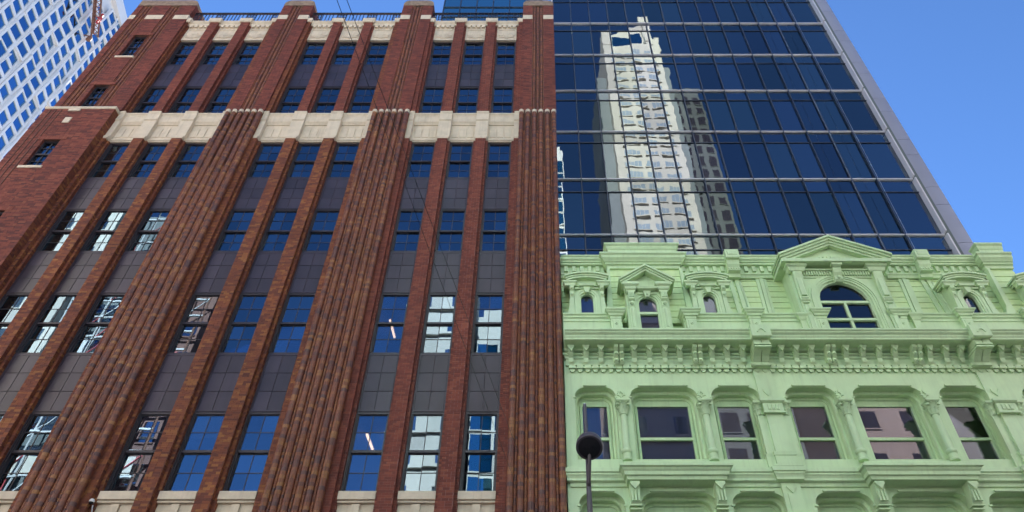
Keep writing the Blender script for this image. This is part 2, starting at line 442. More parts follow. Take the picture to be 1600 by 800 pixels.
# ---- windows --------------------------------------------------------------------------------------
_wm = {}
def window_mesh(zs, zm, zh):
    h1, h2 = zm - zs, zh - zm
    key = (round(h1, 2), round(h2, 2))
    if key in _wm: return _wm[key]
    f = MB(); w = GW / 2; a = FR
    f.box(-w - a, -w, -.09, .10, -a * .6, h1 + h2 + a); f.box(w, w + a, -.09, .10, -a * .6, h1 + h2 + a)       # jambs
    f.box(-w, w, -.09, .10, h1 + h2, h1 + h2 + a); f.box(-w, w, -.09, .10, -a * .6, 0)                       # head, sill
    f.box(-w - a + .02, -w - .03, -.14, -.09, 0, h1 + h2); f.box(w + .03, w + a - .02, -.14, -.09, 0, h1 + h2)  # outer stops
    f.box(-w, w, -.06, .06, h1 - .035, h1 + .035)                                                           # meeting rail
    for z0, z1, y in ((.0, h1 - .035, .03), (h1 + .035, h1 + h2, -.025)):                                   # sash stiles and bars
        f.box(-w, -w + .025, y - .02, y + .025, z0, z1); f.box(w - .025, w, y - .02, y + .025, z0, z1)
        f.box(-w + .025, w - .025, y - .02, y + .025, z0, z0 + .025); f.box(-w + .025, w - .025, y - .02, y + .025, z1 - .025, z1)
        f.box(-.011, .011, y - .015, y + .015, z0 + .025, z1 - .025)
        zc = (z0 + z1) / 2
        f.box(-w + .025, -.011, y - .015, y + .015, zc - .011, zc + .011); f.box(.011, w - .025, y - .015, y + .015, zc - .011, zc + .011)
    me = f.mesh('window', M['metal']); _wm[key] = me; return me
_pm = {}
def pane_mesh(w, h, mat, name='pane'):
    key = (round(w, 3), round(h, 3), mat)
    if key not in _pm:
        p = MB(); p.box(-w / 2, w / 2, -.003, .003, -h / 2, h / 2); _pm[key] = p.mesh(name, M[mat])
    return _pm[key]
def tilt(d=.25):
    return Matrix.Rotation(R(rnd.uniform(-d, d)), 4, 'X') @ Matrix.Rotation(R(rnd.uniform(-d, d)), 4, 'Z')
def grid_window(parent, x, zs, zm, zh, single):
    o = part('window', window_mesh(zs, zm, zh), None, parent, (x, .02, zs))
    w = GW / 2
    for z0, z1, y in ((zs + .025, zm - .06, .052), (zm + .06, zh - .025, -.003)):
        tl = tilt(.18)
        if single:
            part('pane', pane_mesh(GW - .05, z1 - z0, 'glass'), None, o, (x, y, (z0 + z1) / 2), rot=tl)
        else:
            h = (z1 - z0) / 2 - .013; ww = w - .036
            for sx in (-1, 1):
                for sz in (-1, 1):
                    part('pane', pane_mesh(ww, h, 'glass'), None, o, (x + sx * (ww / 2 + .011), y, (z0 + z1) / 2 + sz * (h / 2 + .011)), rot=tl @ tilt(.05))
    if rnd.random() < .34:
        d = rnd.uniform(.25, .95) * (zh - zs) * (.55 if rnd.random() < .6 else 1); q = MB(); q.box(x - w + .02, x + w - .02, .11, .115, zh - d, zh); part('roller_blind', q, M[rnd.choice(('palew', 'slabm', 'room'))], o)
    return o
# ---- metal spandrels: a frame that carries two by three panels
_sm = {}
def spandrel(x, z0, z1):
    h = round(z1 - z0, 2); w = GW / 2 + FR - .004
    if h not in _sm:
        b = MB(); b.box(-w, w, -.05, .09, 0, h)
        b.box(-w, -w + .07, -.075, -.05, 0, h); b.box(w - .07, w, -.075, -.05, 0, h); b.box(-w + .07, w - .07, -.075, -.05, h - .07, h); b.box(-w + .07, w - .07, -.095, -.05, 0, .05)
        pw = (2 * w - .14) / 2; ph = (h - .12) / 3
        p = MB(); p.bev(-pw / 2 + .007, pw / 2 - .007, -.072, -.05, -ph / 2 + .007, ph / 2 - .007, .006)
        _sm[h] = (b.mesh('spandrel', M['panel']), p.mesh('panel', M['panel']), pw, ph)
    bm, pm, pw, ph = _sm[h]
    o = part('spandrel', bm, None, bb, (x, 0, z0))
    for i in range(2):
        for j in range(3):
            part('panel', pm, None, o, (x + (i - .5) * pw, rnd.uniform(-.002, .002), z0 + .05 + (j + .5) * ph), rot=tilt(.25))
for k in range(3):
    for x in BAYS[k]:
        for fi, (zs, zm, zh) in enumerate(FL):
            grid_window(bb, x, zs, zm, zh, fi >= 4)
            if fi in (0, 1, 2, 4): spandrel(x, zh + FR + .003, FL[fi + 1][0] - FR * .6 - .003)

# ---- cream stone: sills under the lowest windows, middle band, top frieze -------------------------
for k in range(3):
    for x in BAYS[k]:
        w = GW / 2 + FR - .003
        s = MB(); s.bev(x - w, x + w, -.26, .15, 10.225, 10.485, .012); part('stone_sill', s, M['stone'], bb)
        s = MB(); s.box(x - w, x + w, -.10, .15, ZB, 10.14); s.bev(x - w, x + w, -.2, .12, 10.145, 10.22, .012)
        s.box(x - .12, x + .12, -.16, -.10, ZB, 10.13)
        part('stone_apron', s, M['stone'], bb)
    xa = XC[k] + (.87 if k else .97); xb = XC[k + 1] - .87
    s = MB()
    s.cornice(xa, xb, .1, [(0, 29.70), (.45, 29.70), (.45, 29.63), (.40, 29.57), (.38, 29.48), (.37, 29.47), (.37, 29.12), (.34, 29.05), (.31, 29.02), (.31, 28.93), (.25, 28.90), (.25, 27.86), (.30, 27.82), (.31, 27.74), (.26, 27.70), (.24, 27.66), (0, 27.66)], False, False)
    sb = part('stone_band', s, M['stone'], bb)
    px = []
    for i in range(2): px.append(((BAYS[k][i] + BAYS[k][i + 1]) / 2, .30))
    px += [(xa + .13, .13), (xb - .13, .13)]
    for cx, hw in px:
        s = MB()
        s.cornice(cx - hw, cx + hw, -.15, [(0, 29.74), (.29, 29.74), (.29, 29.65), (.25, 29.58), (.245, 29.18), (.27, 29.15), (.27, 29.08), (.22, 29.03), (.22, 28.0), (.215, 27.98), (.215, 27.76), (0, 27.75)], False, False)
        part('pier_block', s, M['stone'], sb)
        s = MB(); s.cornice(cx - hw + .04, cx + hw - .04, -.15, [(0, 27.80), (.27, 27.80), (.28, 27.73), (.27, 27.70), (.255, 27.62), (0, 27.62)], pb=.255); part('pier_cap', s, M['stone'], sb)
    for x in BAYS[k]:                                           # shallow raised fields on the band
        for dx in (-.36, 0, .36):
            s = MB(); s.bev(x + dx - .155, x + dx + .155, -.178, -.14, 27.98, 28.66, .012); part('band_panel', s, M['stone'], sb)
    # top frieze
    for x in BAYS[k]:
        w = GW / 2 + FR - .003
        s = MB(); s.box(x - w, x + w, -.2, .2, 36.96, 38.16); fz = part('frieze_panel', s, M['stone'], bb)
        s = MB(); s.box(x - w + .1, x + w - .1, -.225, -.19, 38.0, 38.03); s.box(x - w + .07, x - w + .1, -.225, -.19, 37.1, 38.03); s.box(x + w - .1, x + w - .07, -.225, -.19, 37.1, 38.03)
        part('frieze_border', s, M['stone'], fz)
        s = MB()
        for q in range(9):                                      # sunburst relief: rays and a half boss
            a = R(20 + q * 17.5); r0, r1 = .14, (.52 if q % 2 else .42)
            ca, sa = math.cos(a), math.sin(a); nx, nz_ = -sa, ca
            bx, bz = x, 37.15
            s.extr([(bx + ca * r0 - nx * .018, bz + sa * r0 - nz_ * .018), (bx + ca * r1 - nx * .045, bz + sa * r1 - nz_ * .045), (bx + ca * (r1 + .07), bz + sa * (r1 + .07)), (bx + ca * r1 + nx * .045, bz + sa * r1 + nz_ * .045), (bx + ca * r0 + nx * .018, bz + sa * r0 + nz_ * .018)], -.235, -.19)
        s.extr([(x + .12 * math.cos(R(i * 18)), 37.15 + .12 * math.sin(R(i * 18))) for i in range(11)], -.24, -.19)
        part('sunburst', s, M['stone'], fz)
        for dx in (-.42, -.14, .14, .42):                       # dentils below the coping
            s = MB(); s.bev(x + dx - .09, x + dx + .09, -.30, -.15, 38.27, 38.46, .01); part('dentil', s, M['stone'], bb)
    s = MB(); s.cornice(xa, xb, .1, [(0, 38.86), (.47, 38.86), (.47, 38.78), (.40, 38.66), (.38, 38.62), (.38, 38.48), (.31, 38.47), (.29, 38.22), (.31, 38.2), (.31, 38.165), (0, 38.165)], False, False)
    cp = part('coping', s, M['stone'], bb)
    for cx, hw in px:
        s = MB(); s.cornice(cx - hw + .03, cx + hw - .03, -.1, [(0, 39.15), (.18, 39.15), (.33, 39.06), (.38, 38.98), (.38, 38.72), (.34, 38.62), (0, 38.62)], pb=.30); part('pier_cap', s, M['stone'], cp)

# ---- upper pilasters with three ribs, white blocks and rounded heads
def ribs(parent, xc, z0, z1, yf):
    s = MB(); s.box(xc - .32, xc + .32, yf + .11, yf + .3, z0, z1); part('rib_recess', s, M['mortar'], parent)
    s = MB()
    for t in (-1, 0, 1):
        z = z0
        while z < z1 - .05:
            s.cur = rnd.uniform(.35, .85) if rnd.random() > .2 else rnd.uniform(.1, .3)
            tube_piece(s, xc + t * .195, yf + .09, .07, z, min(z + .11, z1), R(-100), R(100), 5); z += .11
    for sx in (-1, 1):
        z = z0
        while z < z1 - .05:
            s.cur = rnd.uniform(.2, .8); tube_piece(s, xc + sx * .30, yf + .06, .04, z, min(z + .11, z1), R(-90), R(90), 3); z += .11
    part('rib_bricks', s, M['tube'], parent, smooth=True, attr=True, kind='stuff')
def rounded(x0, x1, z0, z1, r, n=5, right=True, left=True):
    p = [(x0, z0), (x1, z0)]
    if right: p += [(x1 - r + r * math.cos(R(90 * i / n)), z1 - r + r * math.sin(R(90 * i / n))) for i in range(n + 1)]
    else: p.append((x1, z1))
    if left: p += [(x0 + r - r * math.sin(R(90 * i / n)), z1 - r + r * math.cos(R(90 * i / n))) for i in range(n + 1)]
    else: p.append((x0, z1))
    return p
def upper_pilaster(xa, xb, ribx, left_round=True):
    c = MB(); yf = -.5
    edges = [xa] + sum([[rx - .32, rx + .32] for rx in ribx], []) + [xb]
    segs = [(edges[i], edges[i + 1]) for i in range(0, len(edges), 2)]
    for a, b in segs: c.box(a, b, yf, .3, 29.72, 39.25)
    c.extr(rounded(xa, xb, 39.25, 40.98, .42, left=left_round), yf + .16, 1.1)
    p = part('upper_pilaster', c, M['mortar'], bb)
    s = MB()
    for a, b in segs:
        brick_run(s, (a, yf), UX, NF, b - a, 29.72, 38.79, lo=.1, hi=.85, ext=.006, bl=.30, header=.3)
        brick_run(s, (a, yf), UX, NF, b - a, 39.25, 40.42, lo=.1, hi=.85, ext=.006, bl=.30, header=.3)
        c2 = MB(); c2.bev(a - .004, b + .004, yf - .03, yf + .2, 38.79, 39.25, .012); part('white_block', c2, M['stone'], p)
        c3 = MB(); c3.box(a, b, yf, yf + .16, 39.25, 40.45); part('head_core', c3, M['mortar'], p)
    for sx, nn in ((xb, NR), (xa, NL)): brick_run(s, (sx, yf), UY, nn, .6, 29.72, 38.79, lo=.1, hi=.9)
    brick_run(s, (xb, yf), UY, NR, 1.5, 39.25, 40.5, lo=.1, hi=.8)
    part('pilaster_bricks', s, M['brick'], p, attr=True, kind='stuff')
    for rx in ribx: ribs(p, rx, 29.72, 40.42, yf)
    s = MB(); s.extr(rounded(xa - .012, xb + .012, 40.45, 41.08, .42, left=left_round), yf - .012, 1.15); part('cap', s, M['capstone'], p, smooth=True)
for xc in XC[1:]: upper_pilaster(xc - .87, xc + .9, [xc])

# ---- corner pavilion on the left
PX0, PX1 = -23.95, -20.57
def wall_with_window(xa, xb, z0, z1, yf, wins, mat, name, lo, hi, bl=.30):
    """brick wall split round recessed windows (x0,x1,z0,z1)"""
    c = MB(); s = MB(); x0, x1 = wins[0][0], wins[0][1]
    cuts = [z0]
    for w in wins: cuts += [w[2], w[3]]
    cuts.append(z1)
    c.box(xa, x0, yf, .3, z0, z1); c.box(x1, xb, yf, .3, z0, z1)
    brick_run(s, (xa, yf), UX, NF, x0 - xa, z0, z1, lo=lo, hi=hi, bl=bl, header=.3, ext=.004)
    brick_run(s, (x1, yf), UX, NF, xb - x1, z0, z1, lo=lo, hi=hi, bl=bl, header=.3, ext=.004)
    for i in range(0, len(cuts), 2):
        if cuts[i + 1] - cuts[i] > .05:
            c.box(x0 - .001, x1 + .001, yf + .002, .3, cuts[i], cuts[i + 1])
            brick_run(s, (x0, yf + .002), UX, NF, x1 - x0, cuts[i], cuts[i + 1], lo=lo, hi=hi, bl=bl, header=.3)
    for w in wins: brick_run(s, (x0, yf), UY, NR, .4, w[2], w[3], lo=lo, hi=hi)
    p = part(name, c, M['mortar'], bb); part('wall_bricks', s, M[mat], p, attr=True, kind='stuff'); return p
lowwins = [(-22.85, -22.03, 15.9, 18.0), (-22.85, -22.03, 20.15, 22.25), (-22.85, -22.03, 25.15, 27.02)]
pv = wall_with_window(PX0, PX1, ZB, 29.45, -.75, lowwins, 'brick', 'corner_pavilion', .1, .95)
s = MB(); brick_run(s, (PX1, -.75), UY, NR, .75, ZB, 29.45, lo=.2, hi=1.0); part('side_bricks', s, M['brickmix'], pv, attr=True, kind='stuff')
for gx in (-23.62, -23.36, -23.10):                               # narrow upright ribs near the corner
    s = MB(); s.box(gx - .02, gx + .02, -.785, -.74, ZB, 29.40); part('upright_rib', s, M['mortar'], pv)
s = MB(); s.cornice(PX0, PX1, .2, [(0, 29.62), (.99, 29.62), (1.0, 29.50), (.96, 29.46), (0, 29.46)], pb=.95); part('stone_cap', s, M['stone'], pv)
s = MB(); s.bev(-22.75, -22.2, -1.0 + .19, -.7, 29.25, 29.45, .01); part('stone_cap_drop', s, M['stone'], pv)
s = MB(); s.bev(-22.62, -22.30, -.80, -.7, 28.32, 28.74, .02); part('stone_block', s, M['stone'], pv)
upwins = [(-22.78, -22.02, 29.95, 31.95), (-22.78, -22.02, 34.75, 36.95)]
pu = wall_with_window(-22.97, -21.98, 29.72, 40.42, -.5, [(-22.8, -22.0, a[2], a[3]) for a in upwins], 'brick', 'pavilion_upper_wall', .1, .85)
c = MB(); s = MB()
for a, b in ((PX0, -23.61), (-21.34, -20.5)):
    c.box(a, b, -.5, .3, 29.72, 40.42); brick_run(s, (a, -.5), UX, NF, b - a, 29.72, 38.79, lo=.1, hi=.85, bl=.3, header=.3, ext=.004)
    brick_run(s, (a, -.5), UX, NF, b - a, 39.25, 40.42, lo=.1, hi=.85, bl=.3, header=.3, ext=.004)
brick_run(s, (-20.5, -.5), UY, NR, .6, 29.72, 38.79, lo=.1, hi=.9); brick_run(s, (-20.5, -.5), UY, NR, 1.5, 39.25, 40.5, lo=.1, hi=.8)
po = part('pavilion_upper_pier', c, M['mortar'], bb); part('wall_bricks', s, M['brick'], po, attr=True, kind='stuff')
for rx in (-23.29, -21.66): ribs(po, rx, 29.72, 40.42, -.5)
for a, b in ((PX0 - .01, -23.61), (-22.97, -21.98), (-21.34, -20.49)):
    s = MB(); s.bev(a, b, -.53, -.3, 38.79, 39.25, .012); part('white_block', s, M['stone'], po)
s = MB(); s.extr(rounded(PX0, -20.5, 39.25, 40.98, .5, left=False), -.2, 1.1); part('head_core', s, M['brick'], po)
s = MB(); s.extr(rounded(PX0 - .02, -20.48, 40.45, 41.1, .45, left=False), -.515, 1.15); part('cap', s, M['capstone'], po, smooth=True)
for wins, par, yo, sill in ((lowwins, pv, -.60, -.80), (upwins, pu, -.33, -.54)):
    for x0, x1, z0, z1 in wins:
        w = (x1 - x0) / 2; xm = (x0 + x1) / 2; zm = (z0 + z1) / 2
        f = MB()
        f.box(x0, x0 + .06, yo - .05, yo + .06, z0, z1); f.box(x1 - .06, x1, yo - .05, yo + .06, z0, z1)
        f.box(x0 + .06, x1 - .06, yo - .05, yo + .06, z1 - .07, z1); f.box(x0 + .06, x1 - .06, yo - .05, yo + .06, z0, z0 + .06); f.box(x0 + .06, x1 - .06, yo - .05, yo + .05, zm - .035, zm + .035)
        f.box(xm - .012, xm + .012, yo - .02, yo + .02, z0 + .06, zm - .035); f.box(xm - .012, xm + .012, yo - .02, yo + .02, zm + .035, z1 - .07)
        for q in (.25, .75): f.box(x0 + .06, x1 - .06, yo - .018, yo + .018, z0 + (z1 - z0) * q - .011, z0 + (z1 - z0) * q + .011)
        wo_ = part('window', f, M['metal'], par)
        for za, zb_ in ((z0 + .06, zm - .035), (zm + .035, z1 - .07)):
            part('pane', pane_mesh(2 * w - .12, zb_ - za, 'glass'), None, wo_, (xm, yo + .025, (za + zb_) / 2), rot=tilt(.15))
        s = MB(); s.bev(x0 - .14, x1 + .10, sill, sill + .4, z0 - .16, z0 - .002, .012); part('stone_sill', s, M['stone'], par)
        s = MB()
        brick_run(s, (x0 - .25, sill + .035), UX, NF, x1 - x0 + .5, z1 + .001, z1 + .235, ch=.235, bl=.085, lo=.7, hi=.95, header=0, dep=.02); part('soldier_course', s, M['brick'], par, attr=True, kind='stuff')

# ---- roof railing
bal = MB(); bal.box(-.016, .016, -.016, .016, 0, 1.06); balm = bal.mesh('baluster', M['rail'])
for k in range(3):
    xa = XC[k] + .9; xb = XC[k + 1] - .87; y = -.22; z0 = 38.86
    r = MB(); r.box(xa, xb, y - .035, y + .035, z0 + 1.14, z0 + 1.2); r.box(xa, xb, y - .02, y + .02, z0 + .06, z0 + .1); r.box(xa, xb, y - .02, y + .02, z0 + 1.0, z0 + 1.03)
    rl = part('railing', r, M['rail'], bb)
    posts = [xa + .3] + [(BAYS[k][i] + BAYS[k][i + 1]) / 2 for i in range(2)] + [xb - .3]
    for px_ in posts:
        p = MB()
        for dx in (-.27, -.06, .06, .27): p.box(px_ + dx - .02, px_ + dx + .02, y - .02, y + .02, z0, z0 + 1.14)
        for dx in (-.165, .165):
            for zz in (.25, .5, .75, .98):
                p.band([(px_ + dx + .1 * math.cos(R(a)), z0 + zz - .12 + .13 * math.sin(R(a))) for a in range(0, 181, 30)], [(px_ + dx + .07 * math.cos(R(a)), z0 + zz - .14 + .10 * math.sin(R(a))) for a in range(0, 181, 30)], y - .015, y + .015)
        part('scroll_post', p, M['rail'], rl)
    x = xa + .65
    while x < xb - .6:
        if all(abs(x - q) > .33 for q in posts): part('baluster', balm, None, rl, (x, y, z0 + .08))
        x += .2

# ---- body: side walls, floors, back wall, roof, street floor
b = MB(); b.box(PX0, PX0 + .3, .3, 9.0, 0, 39.2); b.box(.45, .75, .26, 9.0, 0, 39.2); b.box(PX0, .75, 9.0, 9.3, 0, 39.2)
part('side_walls', b, M['brick'], bb)
b = MB(); b.box(PX0 + .02, .73, .3, 9.0, 38.75, 38.95); part('roof', b, M['capstone'], bb)
for z in (9.2, 14.2, 19.2, 23.85, 28.5, 33.2):
    b = MB(); b.box(PX0 + .31, .44, .3, 8.98, z, z + .45); part('floor_slab', b, M['slabm'], bb)
b = MB(); b.box(PX0 + .31, .44, 4.5, 4.7, 9.66, 38.7); part('partition', b, M['room'], bb)
b = MB(); b.box(PX0, .74, -.42, 8.9, 0, ZB - .02); part('shop_floor', b, M['stone'], bb)
b = MB(); b.cornice(PX0 + .02, .73, -.4, [(0, ZB - .021), (.52, ZB - .021), (.52, ZB - .12), (.44, ZB - .2), (.40, ZB - .34), (.30, ZB - .42), (.28, ZB - .6), (0, ZB - .62)], False, False); part('string_course', b, M['stone'], bb)
for xc in XC[1:]:
    b = MB(); b.bev(xc - .84, xc + .84, -.66, -.41, .3, ZB - .63, .02); part('shop_pier', b, M['stone'], bb)
b = MB()
for k in range(3):
    for x in BAYS[k]: b.box(x - .7, x + .7, -.47, -.43, .6, 5.5)
part('shop_windows', b, M['metal'], bb)

# ================================================================== glass office tower behind
TY = 3.0
gt = thing('glass_tower', 'dark blue glass office tower with thin silver floor ledges behind the green building', 'building', (10, TY + 6, 0))
TX0, TX1 = XP(871, 300, TY), XP(843 + .5725 * (300 + 736), 300, TY)
LED = [ZP(y, TY) for y in (37.5, 87, 143, 206.5, 281, 368)]
dz = (LED[0] - LED[-1]) / 5
LED = [LED[-1] - dz] + [LED[-1] + dz * i for i in range(8)]
mx_ = [TX0 + 1.25 + 1.266 * k for k in range(13)]
edges = [TX0] + mx_ + [TX1 - .02]
ztop = LED[-1]
for i, z in enumerate(LED):
    b = MB(); b.cornice(TX0, TX1, TY + .02, [(0, z + .03), (.11, z + .028), (.11, z - .022), (.08, z - .026), (0, z - .03)], False, False)
    part('floor_ledge', b, M['ledge'], gt)
    b = MB(); b.box(TX0 + .05, TX1 - .1, TY + .14, TY + 7.9, z - .03, z + .1); part('floor_slab', b, M['slabm'], gt)
    if i == len(LED) - 1: break
    z0 = z + .035; z1 = LED[i + 1] - .035; zt = LED[i + 1] - .95
    b = MB(); b.box(TX0, TX1, TY - .03, TY + .05, zt - .022, zt + .022); part('transom', b, M['mull'], gt)
    for j in range(14):
        xa, xb = edges[j] + .025, edges[j + 1] - .025
        for za, zb_ in ((z0, zt - .024), (zt + .024, z1)):
            part('pane', pane_mesh(xb - xa, zb_ - za, 'tglass'), None, gt, ((xa + xb) / 2, TY + .02, (za + zb_) / 2), rot=tilt(.12))
    b = MB(); b.box(TX0 + .05, TX1 - .1, TY + 4.2, TY + 4.3, z + .11, LED[i + 1] - .04); part('core_wall', b, M['slabm'], gt)
    for q in range(5):                                           # round columns standing behind the glass
        b = MB(); b.lathe(TX0 + 2.2 + q * 3.9, TY + 2.6, [(.28, z + .11), (.28, LED[i + 1] - .04)], 12); part('column', b, M['slabm'], gt, smooth=True)
    b = MB()                                                     # end upright that closes each floor on the right
    b.box(TX1 - .02, TX1 + .05, TY - .28, TY + .4, z + .075, LED[i + 1] - .105); part('end_fin', b, M['ledge'], gt)
for (px, py, li) in ((937, 31, 7), (1198, 31, 7), (950, 134, 5), (892, 49, 6), (899, 157, 4), (1249, 98, 5)):
    yq = TY + 1.1; zq = LED[min(li, len(LED) - 1)] - .05; v = -(py - CY) / FPX; k_ = (_s + v * _c) / (_c - v * _s); yq = (zq - CAMH) / k_ - CAMD
    if yq < TY + .25 or yq > TY + 4: yq = TY + 1.5; zq = min(LED, key=lambda q: abs(q - (CAMH + (yq + CAMD) * k_))) - .05
    b = MB(); xq = XP(px, py, yq); b.box(xq - .13, xq + .13, yq - .13, yq + .13, zq - .03, zq); part('ceiling_spot', b, M['spot'], gt)
for x in mx_:
    b = MB(); b.box(x - .024, x + .024, TY - .10, TY + .06, LED[0], ztop); part('mullion', b, M['mull'], gt)
b = MB(); b.box(TX0 - .06, TX0 - .002, TY - .24, TY + .2, LED[0], ztop); part('edge_trim', b, M['ledge'], gt)
b = MB(); b.box(TX0 - .1, TX1 + .1, TY + 8, TY + 8.3, 0, ztop); b.box(TX0 - .06, TX0 + .04, TY + .21, TY + 8, 0, ztop); b.box(TX0, TX1, TY - .1, TY + 8, 8, LED[0] - .2)
b.box(TX0, TX1, TY + .05, TY + 8.2, ztop + .17, ztop + .6)
part('body', b, M['greyw'], gt)
# recessed dark return and the rounded, clad corner column
XA, XB = XP(843 + .5800 * 1036, 300, TY + .6), XP(843 + .6045 * 1036, 300, TY + .6)
b = MB(); b.box(TX1 + .05, XA + .1, TY + .5, TY + 1.0, LED[0], ztop); part('dark_return', b, M['greyw'], gt)
zz = LED[0]; k = 0
while zz < ztop:
    z2 = zz + (1.35 if k % 2 else 2.7); k += 1
    if z2 > ztop: z2 = ztop
    p = MB(); n = 10; rx = (XB - XA)
    pts = [(XA, TY + .9)] + [(XA + rx * .5 - rx * .5 * math.cos(R(180 * i / n)) if False else XA + rx * (i / n), TY + .62 - .16 * math.sin(R(180 * (i / n) * .5 + 30))) for i in range(n + 1)] + [(XB, TY + 2.2), (XA, TY + 2.2)]
    m_ = len(pts)
    p.add([(x, y, zz + .012) for x, y in pts] + [(x, y, z2 - .012) for x, y in pts],
          [[i, (i + 1) % m_, m_ + (i + 1) % m_, m_ + i] for i in range(m_)] + [list(range(m_))[::-1], list(range(m_, 2 * m_))])
    part('cladding_panel', p, M['clad'], gt, smooth=True); zz = z2
b = MB(); b.box(XA + .05, XB - .08, TY + .75, TY + 2.1, LED[0], ztop); part('column_core', b, M['mull'], gt)
# hanging ropes in front of the glass
for r_, lab in ((.4795, 'thin steel rope hanging down the glass tower, the left of the pair'), (.5215, 'thin steel rope hanging down the glass tower, the right of the pair')):
    x = XP(843 + r_ * 1036, 300, TY - .55)
    b = MB(); b.tube((x, TY - .55, LED[0] - .5), (x, TY - .55, ztop + .8), .009, 6); b.tube((x, TY - .55, ztop + .8), (x, TY + .3, ztop + .6), .013, 6)
    tag(part('hanging_rope', b, M['steel']), lab, 'rope', 'ropes hanging down the glass tower')

# ================================================================== far towers above the brick building
ws = 3.3
P0 = Vector((-35 * ws, -20 + 27.3 * ws, 0)); dv = Vector((-.203, .979, 0)).normalized(); nv = Vector((dv.y, -dv.x, 0))
wt = thing('white_tower', 'white high-rise with tilted panels and square blue windows, behind the brick building', 'building', tuple(P0))
rotw = Matrix(((dv.x, -nv.x, 0, 0), (dv.y, -nv.y, 0, 0), (0, 0, 1, 0), (0, 0, 0, 1)))     # local x along facade, local -y outwards
def WZ(z): return 1.6 + (z - 1.6) * ws
pitch, fh = 1.28 * ws, 1.035 * ws
wallm = {}
def white_module(nf):
    w, h = pitch - .12, nf * fh - .05
    mb = MB()
    xs = [-w / 2, -1.48, 1.48, w / 2]
    mb.box(xs[0], xs[1], -.25, .5, 0, h); mb.box(xs[2], xs[3], -.25, .5, 0, h)
    zlo = 0
    for f in range(nf):
        za = f * fh + .5; zb_ = f * fh + fh - .36
        mb.box(xs[1], xs[2], -.25, .5, zlo, za); zlo = zb_
    mb.box(xs[1], xs[2], -.25, .5, zlo, h)
    # curved fin that sweeps out along the right edge
    n = 8
    top = [(-.25 - .55 * math.sin(R(90 * i / n)) ** 2, h - (h - .6) * (1 - i / n)) for i in range(n + 1)]
    mb.prismx([(-.2, .55)] + top + [(-.2, h)], w / 2 - .12, w / 2)
    return mb.mesh('wall_panel', M['white'])
wm3 = white_module(3)
wp = pane_mesh(2.96, fh - .86, 'bluew')
ZTOPW = WZ(56.1)
for j in range(-9, 3):
    sx = j * pitch
    k0 = (j % 3)
    z = WZ(29.5) + k0 * fh
    while z + fh < ZTOPW:
        nf = 3
        top = z + 3 * fh
        if top > ZTOPW: break
        tz = R(rnd.choice((-4.5, 0, 3.5, 5.5))); tx = R(rnd.choice((-2.0, 0, 2.5)))
        rot = rotw @ Matrix.Rotation(tz, 4, 'Z') @ Matrix.Rotation(tx, 4, 'X')
        loc = P0 + dv * sx + Vector((0, 0, z))
        o = part('wall_panel', wm3, None, wt, tuple(loc), rot=rot)
        for f in range(3):
            q = rot @ Vector((0, -.02, f * fh + .07 + fh / 2)) + loc
            part('window', wp, None, o, tuple(q), rot=rot)
        z = top
b = MB(); b.box(-10 * pitch, 3 * pitch, .8, 22, 0, ZTOPW - .5); b.box(-10 * pitch, 3 * pitch, -.2, 1.2, 0, WZ(29.3))
part('core', b, M['white'], wt, tuple(P0), rot=rotw)
b = MB(); b.box(-10 * pitch, 3 * pitch, -.35, 1.6, ZTOPW - 3.2, ZTOPW + .6); part('roof_edge', b, M['white'], wt, tuple(P0), rot=rotw)
# lattice boom of a facade hoist in front of it
h0 = P0 + nv * 2.0
def WPt(s, z, o): return P0 + dv * (s * ws) + nv * o + Vector((0, 0, WZ(z)))
hb = thing('facade_hoist', 'red and brown lattice hoist boom hanging in front of the white tower', 'hoist', tuple(WPt(-2.4, 51.0, 1.5)))
A, B = WPt(-3.6, 51.6, 2.2), WPt(-1.0, 49.4, 2.2)
A2, B2 = A + nv * 1.6, B + nv * 1.6
b = MB()
up = Vector((0, 0, 1.2))
for p, q in ((A, B), (A2, B2), (A + up, B + up)): b.tube(p, q, .22, 6)
for i in range(10):
    t0, t1 = i / 10, (i + 1) / 10
    b.tube(A.lerp(B, t0), (A2).lerp(B2, t1), .1, 5); b.tube(A2.lerp(B2, t0), (A + up).lerp(B + up, t1), .1, 5); b.tube((A + up).lerp(B + up, t0), A.lerp(B, t1), .1, 5)
part('boom', b, M['brown'], hb)
b = MB(); q = A.lerp(B, .55) + nv * 1.9
for i in range(12): b.tube(q + Vector((0, 0, 1.5 - i * .35)), q + Vector((rnd.uniform(-.6, .6), rnd.uniform(-.6, .6), 1.1 - i * .35)), .28, 6)
part('red_chain_bag', b, M['red'], hb)
b = MB(); q = B + Vector((0, 0, -.6)); b.tube(q, q - Vector((0, 0, 1.2)), .55, 10); b.tube(B, q, .2, 6); part('counterweight', b, M['brown'], hb)
for e in (A, B):
    b = MB(); b.tube(e, e - nv * 2.3, .16, 6); part('wall_bracket', b, M['brown'], hb)

